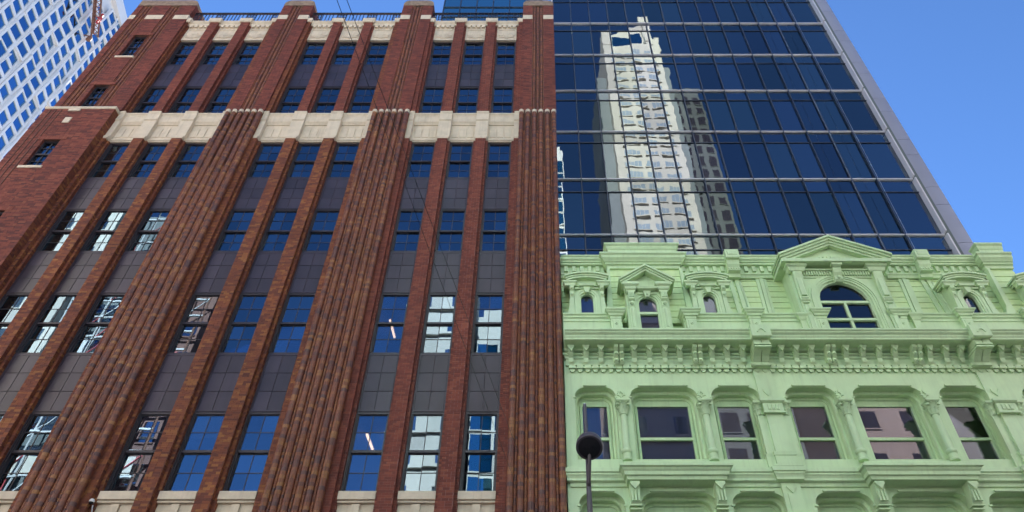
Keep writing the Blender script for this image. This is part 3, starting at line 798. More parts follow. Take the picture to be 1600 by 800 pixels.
# teal glass block seen over the parapet
tb = thing('teal_glass_block', 'teal glass office block rising behind the brick parapet', 'building', (-8, 22, 0))
ty = 13.0
x0 = XP(693, 15, ty); x1 = XP(850, 15, ty); zt = ZP(12, ty); pw = (x1 - x0) / 6.1
for i in range(7):
    b = MB(); b.box(x0 + i * pw - .05, x0 + i * pw + .05, ty - .12, ty + .1, 40, 78); part('mullion', b, M['mull'], tb)
for zi in range(-8, 6):
    z = zt + zi * 2.0
    b = MB(); b.box(x0, x0 + 6 * pw, ty - .09, ty + .08, z - .06, z + .06); part('transom', b, M['mull'], tb)
    for i in range(6): part('pane', pane_mesh(pw - .1, 1.88, 'tealg'), None, tb, (x0 + (i + .5) * pw, ty, z + 1.0), rot=tilt(.3))
    b = MB(); b.box(x0 + .1, x0 + 6 * pw - .1, ty + .4, ty + 6, z + .9, z + 1.15) if zi % 2 else b.box(x0 + .1, x0 + 6 * pw - .1, ty + 4, ty + 4.2, z - .8, z + .8); part('floor_slab', b, M['palew'], tb)
b = MB(); b.box(x0, x0 + 6 * pw, ty + 6.1, ty + 12, 0, 80); b.box(x0, x0 + 6 * pw, ty + .2, ty + 6.1, 0, 39.9); part('body', b, M['greyw'], tb)

# ================================================================== mint green Victorian building
gb = thing('green_building', 'mint green painted Victorian building with ornate cornice, dormers and arched window', 'building', (9, 0, 0))
G = 'green'
YW = -.35
GX0, GX1 = .84, 18.6
WINS = [(1.42, 2.235, 'n'), (3.236, 4.919, 'w'), (5.898, 6.96, 'n'), (8.325, 9.48, 'n'), (10.54, 12.328, 'w'), (13.393, 14.479, 'n'), (16.12, 17.2, 'n')]
BND = [GX0, 2.735, 5.41, 7.64, 10.01, 12.86, 15.30, GX1]
def g(name, mb, parent=None, mat=G, smooth=False): return part(name, mb, M[mat], parent or gb, smooth=smooth)
def ropen(xl, xr, zb, zt, r, ins, n=6, top=0.0):
    """loop of an opening with rounded upper corners, inset by ins"""
    xl += ins; xr -= ins; zt -= top; r = max(.05, r - ins * .4)
    L = [(xl, zb)]
    L += [(xl + r - r * math.cos(R(90 * i / n)), zt - r + r * math.sin(R(90 * i / n))) for i in range(n + 1)]
    L += [(xr - r + r * math.sin(R(90 * i / n)), zt - r + r * math.cos(R(90 * i / n))) for i in range(n + 1)]
    L += [(xr, zb)]
    return L
def floor_panel(i, z0, z1, zb, zt, zrail, name):
    ga, gb_, kind = WINS[i]; ga *= 1.01; gb_ *= 1.01; xa, xb = BND[i], BND[i + 1]
    xl, xr = ga - .27, gb_ + .27
    n = 6; r = .36
    L0 = ropen(xl, xr, zb, zt, r, 0)
    ztop = z1
    outer = [(xa, zb)]
    for q in range(n + 1):
        t = q / n
        outer.append((xa, zb + (ztop - zb) * min(1, .6 + t * .8)) if t <= .5 else (xa + (xl + r - xa) * (t - .5) * 2, ztop))
    outer += [(xb + (xr - r - xb) * (1 - t_ * 2), ztop) if t_ < .5 else (xb, zb + (ztop - zb) * min(1, .6 + (1 - t_) * .8)) for t_ in [q / n for q in range(n + 1)]]
    outer += [(xb, zb)]
    m = MB(); N_ = len(L0)
    V = [(x, YW, z) for x, z in outer] + [(x, YW, z) for x, z in L0]
    steps = [(-.08, 0, 0), (-.08, .06, .07), (-.04, .09, .11), (.14, .095, .115), (.14, .15, .19), (.25, .195, .25)]
    for y, ins, tp_ in steps: V += [(x, y, z) for x, z in ropen(xl, xr, zb, zt, r, ins, top=tp_)]
    Fc = []
    for k in range(len(steps) + 1):
        for q in range(N_ - 1): Fc.append([k * N_ + q, k * N_ + q + 1, (k + 1) * N_ + q + 1, (k + 1) * N_ + q])
    m.add(V, Fc)
    m.box(xa, xb, YW + .001, .31, z0, zb)
    w = g(name, m, smooth=False)
    # eyebrow strip over the opening and the little end stops
    e = MB(); e.cornice(xl + r, xr - r, YW, [(0, zt + .075), (.07, zt + .075), (.07, zt + .03), (.04, zt + .01), (0, zt + .01)]); g('eyebrow_moulding', e, w)
    for sx in (xl, xr):
        e = MB(); e.bev(sx - .05, sx + .05, YW - .03, YW + .02, zt - r - .06, zt - r, .01); g('end_stop', e, w)
    # sash window
    f = MB(); xl2, xr2 = ga - .08, gb_ + .08; gt_ = zt - .55 + .02
    gt_ = zt - .43
    f.box(xl2, ga, .17, .3, zb, gt_ + .2); f.box(gb_, xr2, .17, .3, zb, gt_ + .2); f.box(ga, gb_, .17, .3, gt_, gt_ + .2)
    f.box(ga, gb_, .18, .28, zrail - .05, zrail + .045); f.box(ga, gb_, .15, .3, zb, zb + .06)
    for s_ in (ga - .03, gb_ + .005): f.box(s_, s_ + .025, .145, .17, zb + .06, gt_)
    fo = g('sash_window', f, w)
    for a, b_, y in ((zb + .06, zrail - .05, .25), (zrail + .045, gt_, .215)):
        part('pane', pane_mesh(gb_ - ga, b_ - a, 'gglass'), None, fo, ((ga + gb_) / 2, y, (a + b_) / 2), rot=tilt(.12))
    bl_ = MB(); bl_.box(ga - .3, gb_ + .3, .345, .355, zb, gt_ + .1); part('blind', bl_, M['blind'], fo)
    return w
Z1T, Z1B = ZP(605, YW), ZP(728, .2)
FH = Z1T - ZP(770, YW)
for i in range(7):
    floor_panel(i, 11.0, 15.3, Z1B - .05, Z1T, ZP(686, .2), 'upper_wall_panel')
    floor_panel(i, 11.0 - FH - .5, 11.0, Z1B - .05 - FH, Z1T - FH, ZP(686, .2) - FH, 'lower_wall_panel')
# rooms behind, with pale blinds part-way
b = MB(); b.box(GX0 + .02, GX1, 3.0, 3.1, 4, 15.2); part('room_wall', b, M['room'], gb)
for z in (6.6, 10.35, 14.55):
    b = MB(); b.box(GX0 + .02, GX1, .31, 2.99, z, z + .3); part('floor_slab', b, M['slabm'], gb)
b = MB(); b.box(GX0, GX1, -.34, 3.0, 0, 6.8); b.box(GX0 + .02, GX1, 3.12, 9, 0, 15.5); part('lower_body', b, M[G], gb)

# ---- columns with leafy capitals, pilasters
def leaf(mb, cx, cy, z, ang, h, r0, r1, w):
    """one curling acanthus leaf on a capital"""
    ca, sa = math.cos(ang), math.sin(ang); tx, ty_ = -sa, ca
    pr = [(r0, 0, 1.0), (r0 + .02, h * .45, 1.05), (r1 * .9, h * .85, .9), (r1 + .02, h, .55), (r1 + .035, h * .86, .2)]
    V = []
    for r, zz_, k in pr:
        for s_ in (-1, 0, 1):
            rr = r + (.018 if s_ == 0 else 0)
            V.append((cx + ca * rr + tx * s_ * w * k, cy + sa * rr + ty_ * s_ * w * k, z + zz_))
    mb.add(V, [[a * 3 + q, a * 3 + q + 1, a * 3 + q + 4, a * 3 + q + 3] for a in range(4) for q in range(2)])
def column(cx, zoff, base_z, top_z):
    cy = -.46; zc = top_z - .46
    m = MB(); m.lathe(cx, cy, [(.125, base_z + .36), (.115, base_z + .42), (.112, base_z + .9), (.10, zc)], 20)
    c_ = g('column', m, smooth=True)
    m = MB(); m.lathe(cx, cy, [(.15, base_z), (.155, base_z + .05), (.13, base_z + .07), (.13, base_z + .22), (.165, base_z + .25), (.175, base_z + .30), (.165, base_z + .34), (.13, base_z + .37)], 20); g('column_base', m, c_, smooth=True)
    m = MB(); m.lathe(cx, cy, [(.13, zc - .03), (.135, zc), (.11, zc + .02), (.115, zc + .12), (.15, zc + .28), (.20, zc + .36)], 18)
    for q in range(8): leaf(m, cx, cy, zc + .02, R(q * 45), .17, .115, .17, .045)
    for q in range(8): leaf(m, cx, cy, zc + .14, R(q * 45 + 22.5), .20, .13, .225, .05)
    for sx in (-1, 1):
        for sy in (-1, 1): m.lathe(cx + sx * .17, cy + sy * .13, [(.01, zc + .26), (.05, zc + .28), (.055, zc + .33), (.01, zc + .36)], 8)
    g('capital', m, c_, smooth=True)
    m = MB(); m.cornice(cx - .19, cx + .19, -.30, [(0, top_z), (.40, top_z), (.40, top_z - .05), (.36, top_z - .09), (0, top_z - .10)], pb=.36); g('abacus', m, c_)
    # floral ornament on the wall above
    zf = top_z + .36; m = MB()
    for a, l in ((90, .2), (50, .15), (130, .15), (15, .13), (165, .13), (-20, .15), (200, .15), (-55, .11), (235, .11), (-90, .17)):
        ca, sa = math.cos(R(a)), math.sin(R(a))
        m.extr([(cx + ca * .035, zf + sa * .035), (cx + ca * l * .6 - sa * .03, zf + sa * l * .6 + ca * .03), (cx + ca * l, zf + sa * l), (cx + ca * l * .6 + sa * .03, zf + sa * l * .6 - ca * .03)], YW - .035, YW + .01)
    g('floral_ornament', m, c_)
TOPC = ZP(627, -.5)
for cx in (2.70, 5.36, 9.93, 12.74):
    column(cx, 0, ZP(720, -.46), TOPC)
def pilaster(cx, top_z, base_z, deep=True):
    m = MB(); m.box(cx - .26, cx + .26, YW - .14, YW + .05, base_z, top_z - .1); p = g('pilaster', m)
    m = MB(); m.box(cx - .52, cx + .52, YW - .06, YW + .02, base_z, top_z - .35); g('pilaster_wing', m, p)
    m = MB(); m.cornice(cx - .27, cx + .27, YW, [(0, base_z + .62), (.20, base_z + .62), (.19, base_z + .5), (.17, base_z + .48), (.17, base_z), (0, base_z)], pb=.12); g('pilaster_base', m, p)
    m = MB(); m.cornice(cx - .53, cx + .53, YW, [(0, base_z + .58), (.10, base_z + .58), (.09, base_z + .48), (.08, base_z), (0, base_z)], pb=.05); g('wing_base', m, p)
    m = MB(); m.cornice(cx - .3, cx + .3, YW, [(0, top_z + .03), (.30, top_z + .03), (.30, top_z - .04), (.25, top_z - .09), (.22, top_z - .10), (.22, top_z - .40), (.25, top_z - .42), (.25, top_z - .46), (0, top_z - .46)], pb=.2)
    for dx in (-.13, 0, .13): m.bev(cx + dx - .055, cx + dx + .055, YW - .25, YW - .2, top_z - .35, top_z - .16, .02)
    g('pilaster_capital', m, p)
    for sx in (-1, 1):
        m = MB(); bx = cx + sx * .44
        m.lathe(bx, YW + .0, [(.09, top_z - .46), (.10, top_z - .3), (.15, top_z - .14), (.18, top_z - .1)], 12)
        for q in range(6): leaf(m, bx, YW, top_z - .45, R(180 + q * 36), .18, .09, .15, .045); leaf(m, bx, YW, top_z - .30, R(198 + q * 36), .18, .11, .19, .05)
        g('wing_capital', m, p, smooth=True)
        m = MB(); m.cornice(bx - .15, bx + .15, YW, [(0, top_z - .01), (.22, top_z - .01), (.22, top_z - .06), (.19, top_z - .1), (0, top_z - .1)], pb=.19); g('wing_abacus', m, p)
    m = MB(); m.box(cx - .30, cx + .30, YW - .05, YW + .02, top_z + .03, 15.0); g('pilaster_strip', m, p)
    m = MB(); m.band([(cx - .13, top_z + .52), (cx, top_z + .34), (cx + .13, top_z + .52)], [(cx - .13, top_z + .43), (cx, top_z + .25), (cx + .13, top_z + .43)], YW - .085, YW - .04); g('chevron_ornament', m, p)
for cx in (7.56, 15.12): pilaster(cx, TOPC, ZP(730, -.6) - .06)

# ---- sill cornice with gabled blocks, balcony ledges on consoles
SZ0, SZ1 = ZP(752, -.55), ZP(730, -.6)
sp = [(0, SZ1), (.24, SZ1), (.24, SZ1 - .13), (.20, SZ1 - .15), (.20, SZ1 - .20), (.17, SZ1 - .25), (.15, SZ1 - .30), (.15, SZ1 - .37), (.06, SZ1 - .42), (.05, SZ1 - .52), (0, SZ1 - .53)]
m = MB(); m.cornice(.98, GX1, YW, sp, True, False); g('sill_cornice', m)
LEDX = []
for (pa, pb_) in ((969, 1146), (1349, 1538)):
    ly = -1.0; xa, xb = XP(pa, 727, ly), XP(pb_, 727, ly); z1 = ZP(724, ly); LEDX.append((xa, xb))
    m = MB(); m.cornice(xa + .22, xb - .22, YW, [(0, z1 + .02), (.65, z1 + .02), (.65, z1 - .05), (.59, z1 - .08), (.57, z1 - .13), (.53, z1 - .18), (.52, z1 - .28), (.46, z1 - .30), (.44, z1 - .40), (0, z1 - .44)], pb=.43)
    lb = g('balcony_ledge', m)
    m = MB(); m.bev(xa + .12, xb - .3, YW - .55, YW + .05, z1 + .02, z1 + .12, .01); g('ledge_kerb', m, lb)
    for cx in (xa + .42, xb - .42):
        z = z1 - .44
        m = MB(); m.prismx([(YW, z), (-.78, z), (-.78, z - .05), (-.70, z - .10), (-.66, z - .34), (-.56, z - .62), (-.42, z - .70), (-.42, z - .86), (YW, z - .88)], cx - .14, cx + .14)
        m.cornice(cx - .13, cx + .13, YW, [(0, z - .62), (.25, z - .62), (.25, z - .66), (0, z - .67)], pb=.2); m.cornice(cx - .13, cx + .13, YW, [(0, z - .71), (.19, z - .71), (.19, z - .75), (0, z - .76)], pb=.15)
        co = g('console', m, lb)
        m = MB(); m.extr([(cx - .15, z - .06), (cx + .15, z - .06), (cx, z - .24)], -.80, -.68); g('console_point', m, co)
        for dx in (-.09, 0, .09):
            m = MB(); m.bev(cx + dx - .03, cx + dx + .03, -.715, -.66, z - .56, z - .22, .012); g('flute', m, co)
        m = MB(); m.extr([(cx - .15, z - .9), (cx + .15, z - .9), (cx, z - 1.12)], YW - .06, YW); g('console_drop', m, co)
        m = MB(); m.cornice(cx - .26, cx + .26, YW, [(0, z - 1.55), (.16, z - 1.55), (.16, z - 1.62), (0, z - 1.64)], pb=.1); g('lower_capital', m, co)
for cx in (7.50, 15.0):
    m = MB(); m.cornice(cx - .36, cx + .36, YW, [(0, SZ1 + .01)] + [(p + .10, z) for p, z in sp[1:-3]] + [(.06, SZ1 - .42), (0, SZ1 - .42)], pb=.2); bl = g('cornice_break', m)
    m = MB(); m.extr([(cx - .46, SZ1 + .012), (cx + .46, SZ1 + .012), (cx, SZ1 + .26)], YW - .33, YW - .1); g('little_gable', m, bl)
    m = MB(); m.box(cx - .28, cx + .28, YW - .10, YW + .01, 9.0, SZ1 - .42); sh = g('lower_pilaster', m, bl)
    m = MB(); m.box(cx - .15, cx + .15, YW - .125, YW - .1, 9.6, SZ1 - .75); g('raised_field', m, sh)
    m = MB(); m.extr([(cx - .16, SZ1 - .55), (cx + .16, SZ1 - .55), (cx, SZ1 - .75)], YW - .15, YW - .1); g('point_ornament', m, sh)
    m = MB(); m.cornice(cx - .36, cx + .36, YW, [(0, 9.72), (.2, 9.72), (.2, 9.6), (.15, 9.55), (0, 9.5)], pb=.05); g('lower_capital', m, sh)

# ---- entablature: drop dentils, mouldings, brackets, main cornice
ZD = ZP(571, YW - .1)
m = MB(); m.cornice(1.0, GX1, YW, [(0, ZD + .30), (.10, ZD + .30), (.10, ZD + .02), (.07, ZD), (0, ZD)], True, False); frz = g('dentil_band', m)
dm = MB(); dm.extr([(-.125, 0), (.125, 0), (.125, .05), (.085, .13), (-.085, .13), (-.125, .05)], -.13, -.0)
dm.extr([(-.085, .0), (-.085, -.06), (-.04, -.12), (.04, -.12), (.085, -.06), (.085, .0)], -.075, .0)
dme = dm.mesh('drop_dentil', M[G])
dz0 = ZD - .02; x = 1.12
while x < GX1 - .1:
    part('drop_dentil', dme, None, frz, (x, YW - .001, dz0 - .1)); x += .262
zA, zB_ = ZP(565, YW - .15), ZP(557, YW - .15)
m = MB(); m.cornice(1.0, GX1, YW, [(0, zB_ + .12), (.20, zB_ + .12), (.20, zB_ + .05), (.15, zB_ + .02), (.13, zB_ - .07), (.06, zB_ - .10), (.05, zB_ - .18), (.09, zB_ - .20), (.09, zB_ - .24), (0, zB_ - .25)], True, False); g('architrave_moulding', m)
CZ1, CZ0 = ZP(512.5, -1.25), ZP(530.5, -1.1)
cprof = [(0, CZ1 + .02), (.90, CZ1), (.90, CZ1 - .06), (.86, CZ1 - .09), (.84, CZ1 - .14), (.78, CZ1 - .20), (.76, CZ1 - .27), (.74, CZ1 - .28), (.74, CZ0 + .02), (.70, CZ0), (.30, CZ0 - .02), (.26, CZ0 - .10), (.2, CZ0 - .12), (0, CZ0 - .13)]
m = MB(); m.cornice(GX0 + .02, GX1, YW, cprof, False, False); mc = g('main_cornice', m)
m = MB(); m.box(GX0 + .02, GX1, YW, .3, 15.3, CZ1 - .05); g('entablature_wall', m)
bk = MB()
hz = CZ0 - zB_ - .14
bk.prismx([(0, hz), (-.42, hz), (-.43, hz - .10), (-.30, hz - .26), (-.20, hz - .36), (-.19, hz - .52), (-.17, .0), (0, 0)], -.085, .085)
bk.box(-.12, .12, -.46, 0, hz - .06, hz)
bk.extr([(-.11, hz - .06), (.11, hz - .06), (0, hz - .22)], -.455, -.36)
bk.bev(-.05, .05, -.23, -.15, .05, .17, .02)
bk.extr([(-.13, -.02), (.13, -.02), (0, -.17)], -.24, -.15)
bkm = bk.mesh('bracket', M[G])
big = MB()
for sx in (-1, 1):
    big.prismx([(0, hz), (-.5, hz), (-.52, hz - .12), (-.36, hz - .22), (-.40, hz - .32), (-.28, hz - .42), (-.30, hz - .55), (-.22, hz - .62), (-.20, -.35), (0, -.36)], sx * .09 - .07, sx * .09 + .07)
    for zq, yq, rr in ((hz - .28, -.38, .06), (hz - .5, -.29, .055), (.02, -.21, .05), (-.22, -.19, .045)):
        big.lathe(sx * .09, yq, [(.01, zq - rr), (rr, zq - rr * .5), (rr, zq + rr * .5), (.01, zq + rr)], 8)
bigm = big.mesh('paired_bracket', M[G])
yb = YW - .2
def bx(px): return XP(px, 545, -.72)
for p in (80, 165, 250, 438, 525, 612, 697, 880, 965, 1055, 1272): part('bracket', bkm, None, mc, (bx(870 + p / 3.635), YW - .02, zB_ + .12))
for p in (158, 245, 440, 538, 628, 718, 915, 1008, 1095, 1322, 1412): part('bracket', bkm, None, mc, (bx(1200 + p / 3.6375), YW - .02, zB_ + .12))
for p in (966.3, 1088.7, 1296.2, 1430.4): part('paired_bracket', bigm, None, mc, (bx(p), YW - .02, zB_ + .12))
for pxc in (1188, 1531):
    cx = XP(pxc, 535, -1.0)
    m = MB()
    for sx in (-1, 1):
        pts = [(YW, CZ0), (-1.12, CZ0), (-1.13, CZ0 - .16), (-1.0, CZ0 - .22), (-1.02, CZ0 - .32), (-.78, CZ0 - .46), (-.62, CZ0 - .60), (-.64, CZ0 - .72), (-.58, zB_ - .12), (-.52, zB_ - .40), (-.5, zB_ - .42), (YW, zB_ - .43)]
        m.prismx(pts, cx + sx * .14 - .125, cx + sx * .14 + .125)
    gm = g('split_bracket', m, mc)
    m = MB(); m.cornice(cx - .29, cx + .29, YW, [(0, CZ1 + .1), (.97, CZ1 + .1), (.97, CZ0 + .02), (.93, CZ0 - .01), (0, CZ0 - .01)], pb=.93); g('cornice_block', m, gm)
    m = MB(); m.band([(cx + .15 * math.cos(R(a)), CZ1 - .22 + .17 * math.sin(R(a))) for a in range(0, 181, 20)], [(cx + .11 * math.cos(R(a)), CZ1 - .22 + .12 * math.sin(R(a))) for a in range(0, 181, 20)], YW - 1.0, YW - .96); g('crescent', m, gm)
    m = MB(); m.cornice(cx - .3, cx + .3, YW, [(0, zB_ - .30), (.24, zB_ - .30), (.24, zB_ - .40), (.2, zB_ - .44), (0, zB_ - .45)], pb=.2); g('bracket_foot', m, gm)
    m = MB()
    for dzq in (.18, .28): m.cornice(cx - .265, cx + .265, YW, [(0, CZ0 - dzq), (.82, CZ0 - dzq), (.82, CZ0 - dzq - .05), (0, CZ0 - dzq - .06)], pb=.8)
    g('bracket_rings', m, gm)

# ---- attic: low parapet with pedestals, boarded mansard, dormers, roof cornice
def YM(z): return -.12 + (z - 16.0) * math.tan(R(4.5))
ZR1, ZR0 = ZP(398, -.3), ZP(427, -.05)
m = MB(); m.add([(GX0, YM(15.5) + .05, 15.5), (GX1, YM(15.5) + .05, 15.5), (GX1, YM(20.6) + .05, 20.6), (GX0, YM(20.6) + .05, 20.6), (GX0, 2.5, 15.5), (GX1, 2.5, 15.5), (GX1, 2.5, 20.6), (GX0, 2.5, 20.6)],
               [[0, 1, 2, 3], [4, 5, 6, 7], [0, 4, 7, 3], [1, 5, 6, 2], [3, 2, 6, 7]])
mans = g('mansard_roof', m, mat='greenb')
z = 16.0; bh = .285
while z < 20.2:
    m = MB(); y0, y1 = YM(z), YM(z + bh)
    xx = GX0 + .01
    while xx < GX1:
        x2 = min(GX1, xx + rnd.uniform(3.5, 5.5))
        m.prismx([(y0 - .022, z + .004), (y1 - .004, z + bh - .004), (y1 + .04, z + bh - .004), (y0 + .04, z + .004)], xx, x2 - .004); xx = x2
    part('board', m, M['greenb'], mans); z += bh
YP = -.55
PZ1, PZ0 = ZP(489, YP - .1), CZ1 - .1
for xa, xb in ((GX0 + .01, XP(972, 495, -.6)), (XP(1068, 495, -.6), XP(1292, 495, -.6)), (XP(1396, 495, -.6), GX1)):
    m = MB(); m.cornice(xa, xb, -.25, [(0, PZ1), (.42, PZ1), (.42, PZ1 - .05), (.37, PZ1 - .09), (.36, PZ1 - .15), (.31, PZ1 - .2), (.30, PZ1 - .30), (.27, PZ1 - .31), (.27, PZ1 - .62), (.32, PZ1 - .65), (.34, PZ0), (0, PZ0)], False, False); par = g('parapet', m)
def pedestal(cx, hw, extra=0.0):
    pz = ZP(481, -.85)
    m = MB(); m.cornice(cx - hw, cx + hw, -.3, [(0, pz), (.58, pz), (.58, pz - .05), (.54, pz - .08), (.52, pz - .13), (.47, pz - .17), (.45, pz - .24), (.40, pz - .27), (.40, pz - .34), (.385, pz - .36), (.385, PZ0 + .12), (.42, PZ0 + .1), (.42, PZ0 - .05), (0, PZ0 - .05)], pb=.38)
    o = g('pedestal', m)
    m = MB(); m.bev(cx - hw * .68, cx + hw * .68, -.705, -.68, PZ0 + .3, pz - .42, .015)
    g('pedestal_field', m, o)
    m = MB(); m.band([(cx + .05 * math.cos(R(a)), pz - .58 + .05 * math.sin(R(a))) for a in range(0, 361, 30)], [(cx + .02 * math.cos(R(a)), pz - .58 + .02 * math.sin(R(a))) for a in range(0, 361, 30)], -.73, -.7); m.box(cx - hw * .4, cx + hw * .4, -.72, -.70, PZ0 + .36, PZ0 + .39); g('rosette', m, o)
for pa, pb_ in ((945.6, 978.7), (1062.6, 1095.6), (1161.6, 1195.5), (1266, 1299), (1389, 1424), (1492, 1525), (1596, 1625)):
    xa, xb = XP(pa, 482, -.88), XP(pb_, 482, -.88); pedestal((xa + xb) / 2, (xb - xa) / 2 - .2)
for pa, pb_ in ((1245, 1268), (1420, 1441)):                       # lower companions beside the arched dormer
    xa, xb = XP(pa, 487, -.78), XP(pb_, 487, -.78); cx = (xa + xb) / 2; hw = (xb - xa) / 2 - .12; pz = ZP(487, -.78)
    m = MB(); m.cornice(cx - hw, cx + hw, -.3, [(0, pz), (.46, pz), (.46, pz - .06), (.40, pz - .14), (.36, pz - .24), (.33, pz - .28), (.33, PZ0), (0, PZ0)], pb=.32); g('side_pedestal', m)

# roof cornice with block dentils
rc = [(0, ZR1), (.38, ZR1), (.38, ZR1 - .05), (.34, ZR1 - .08), (.32, ZR1 - .16), (.26, ZR1 - .22), (.24, ZR1 - .27), (.20, ZR1 - .28), (.20, ZR1 - .36), (.06, ZR1 - .39), (.06, ZR1 - .72), (.12, ZR1 - .75), (.12, ZR1 - .80), (.08, ZR1 - .83), (.05, ZR1 - .93), (0, ZR1 - .94)]
YR = .08
for xa, xb in ((GX0, XP(944, 410, -.3)), (XP(1060, 410, -.3), XP(1225, 410, -.3)), (XP(1385, 410, -.3), XP(1538, 410, -.3))):
    m = MB(); m.cornice(xa, xb, YR, rc, False, False); o = g('roof_cornice', m)
    x = xa + .2
    while x < xb - .1:
        q = MB(); q.bev(x - .07, x + .07, YR - .15, YR - .05, ZR1 - .66, ZR1 - .40, .01); g('dentil', q, o); x += .31
def crown_box(xa, xb, open_right=False):
    z1 = ZP(377.5, -.5); z2 = ZP(394, -.5)
    m = MB(); m.cornice(xa + .18, xb - .12, .05, [(0, z1), (.50, z1), (.50, z1 - .06), (.44, z1 - .12), (.40, z1 - .24), (.36, z1 - .3), (.36, z2 - .02), (0, z2 - .02)], True, not open_right, pb=.36)
    o = g('crown_box', m)
    m = MB(); m.cornice(xa + .1, xb - .05, .05, [(0, z2), (.58, z2), (.58, z2 - .06), (.52, z2 - .12), (.50, z2 - .22), (.44, z2 - .30), (.40, z2 - .36), (.36, z2 - .38), (.36, z2 - .44), (.28, z2 - .48), (.26, z2 - .60), (0, z2 - .62)], True, not open_right, pb=.3); g('crown_cornice', m, o)
    m = MB(); zb = ZP(505, -.2); m.add([(xa + .2, -.17, zb), (xb - .1, -.17, zb), (xb - .1, -.13, z2 - .5), (xa + .2, -.13, z2 - .5), (xa + .2, .4, zb), (xb - .1, .4, zb), (xb - .1, .4, z2 - .5), (xa + .2, .4, z2 - .5)], [[0, 1, 2, 3], [0, 4, 7, 3], [1, 5, 6, 2]])
    g('box_front', m, o, mat='greenb')
    zq = zb
    while zq < z2 - .75:
        q = MB(); q.prismx([(-.205, zq + .004), (-.185, zq + .28), (-.12, zq + .28), (-.12, zq + .004)], xa + .21, xb - .11); g('board', q, o, mat='greenb'); zq += .285
    for sx, flip in ((xa + .2, -1),) + (() if open_right else ((xb - .1, 1),)):
        pts = [(sx, zb), (sx + flip * .42, zb), (sx + flip * .40, zb + .35), (sx + flip * .22, zb + .75), (sx + flip * .10, z2 - .62), (sx, z2 - .62)]
        m = MB(); m.extr(pts, -.27, .0); g('flared_strip', m, o)
    return o
cb1 = crown_box(XP(943.5, 394, -.5), XP(1063, 394, -.5))
cb2 = crown_box(XP(1531, 394, -.5), GX1, True)

def arch_pts(cx, zs, r, zb, n=14):
    return [(cx - r, zb), (cx - r, (zb + zs) / 2)] + [(cx - r * math.cos(R(180 * i / n)), zs + r * math.sin(R(180 * i / n))) for i in range(n + 1)] + [(cx + r, (zb + zs) / 2), (cx + r, zb)]
def arch_front(mb, xa, xb, zb, zt, cx, zs, r, y):
    """flat wall with an arched hole"""
    A_ = arch_pts(cx, zs, r, zb); n = len(A_); out = []
    for i, (x, z) in enumerate(A_):
        if i <= 1: out.append((xa, z))
        elif i >= n - 2: out.append((xb, z))
        else:
            t = (i - 2) / (n - 5)
            if t < .3: out.append((xa, zs + (zt - zs) * t / .3))
            elif t > .7: out.append((xb, zs + (zt - zs) * (1 - t) / .3))
            else: out.append((xa + (xb - xa) * (t - .3) / .4, zt))
    mb.add([(x, y, z) for x, z in out] + [(x, y, z) for x, z in A_], [[i, i + 1, n + i + 1, n + i] for i in range(n - 1)])
def arch_window(parent, cx, zs, r, zb, yf, rings, glass_y, bars=()):
    for k, (r0, r1, y) in enumerate(rings):
        m = MB(); m.band(arch_pts(cx, zs, r1 + .006, zb), arch_pts(cx, zs, r0, zb), y, glass_y + .02 + .004 * k); g('arch_ring', m, parent)
    p = MB(); pts = arch_pts(cx, zs, r, zb)[::-1]; p.extr(pts, glass_y, glass_y + .008); gl = part('arched_pane', p, M['gglass'], parent)
    for bb_ in bars:
        m = MB(); m.box(*bb_); g('glazing_bar', m, gl)
    m = MB(); m.box(cx - r - .05, cx + r + .05, glass_y + .06, glass_y + .07, zb - .1, zs + r + .05); part('blind', m, M['blind'], parent)
def volute(mb, cx, y, z, r):
    mb.prismx([(y + r * math.cos(R(a)), z + r * math.sin(R(a))) for a in range(0, 360, 30)], cx - .09, cx + .09)

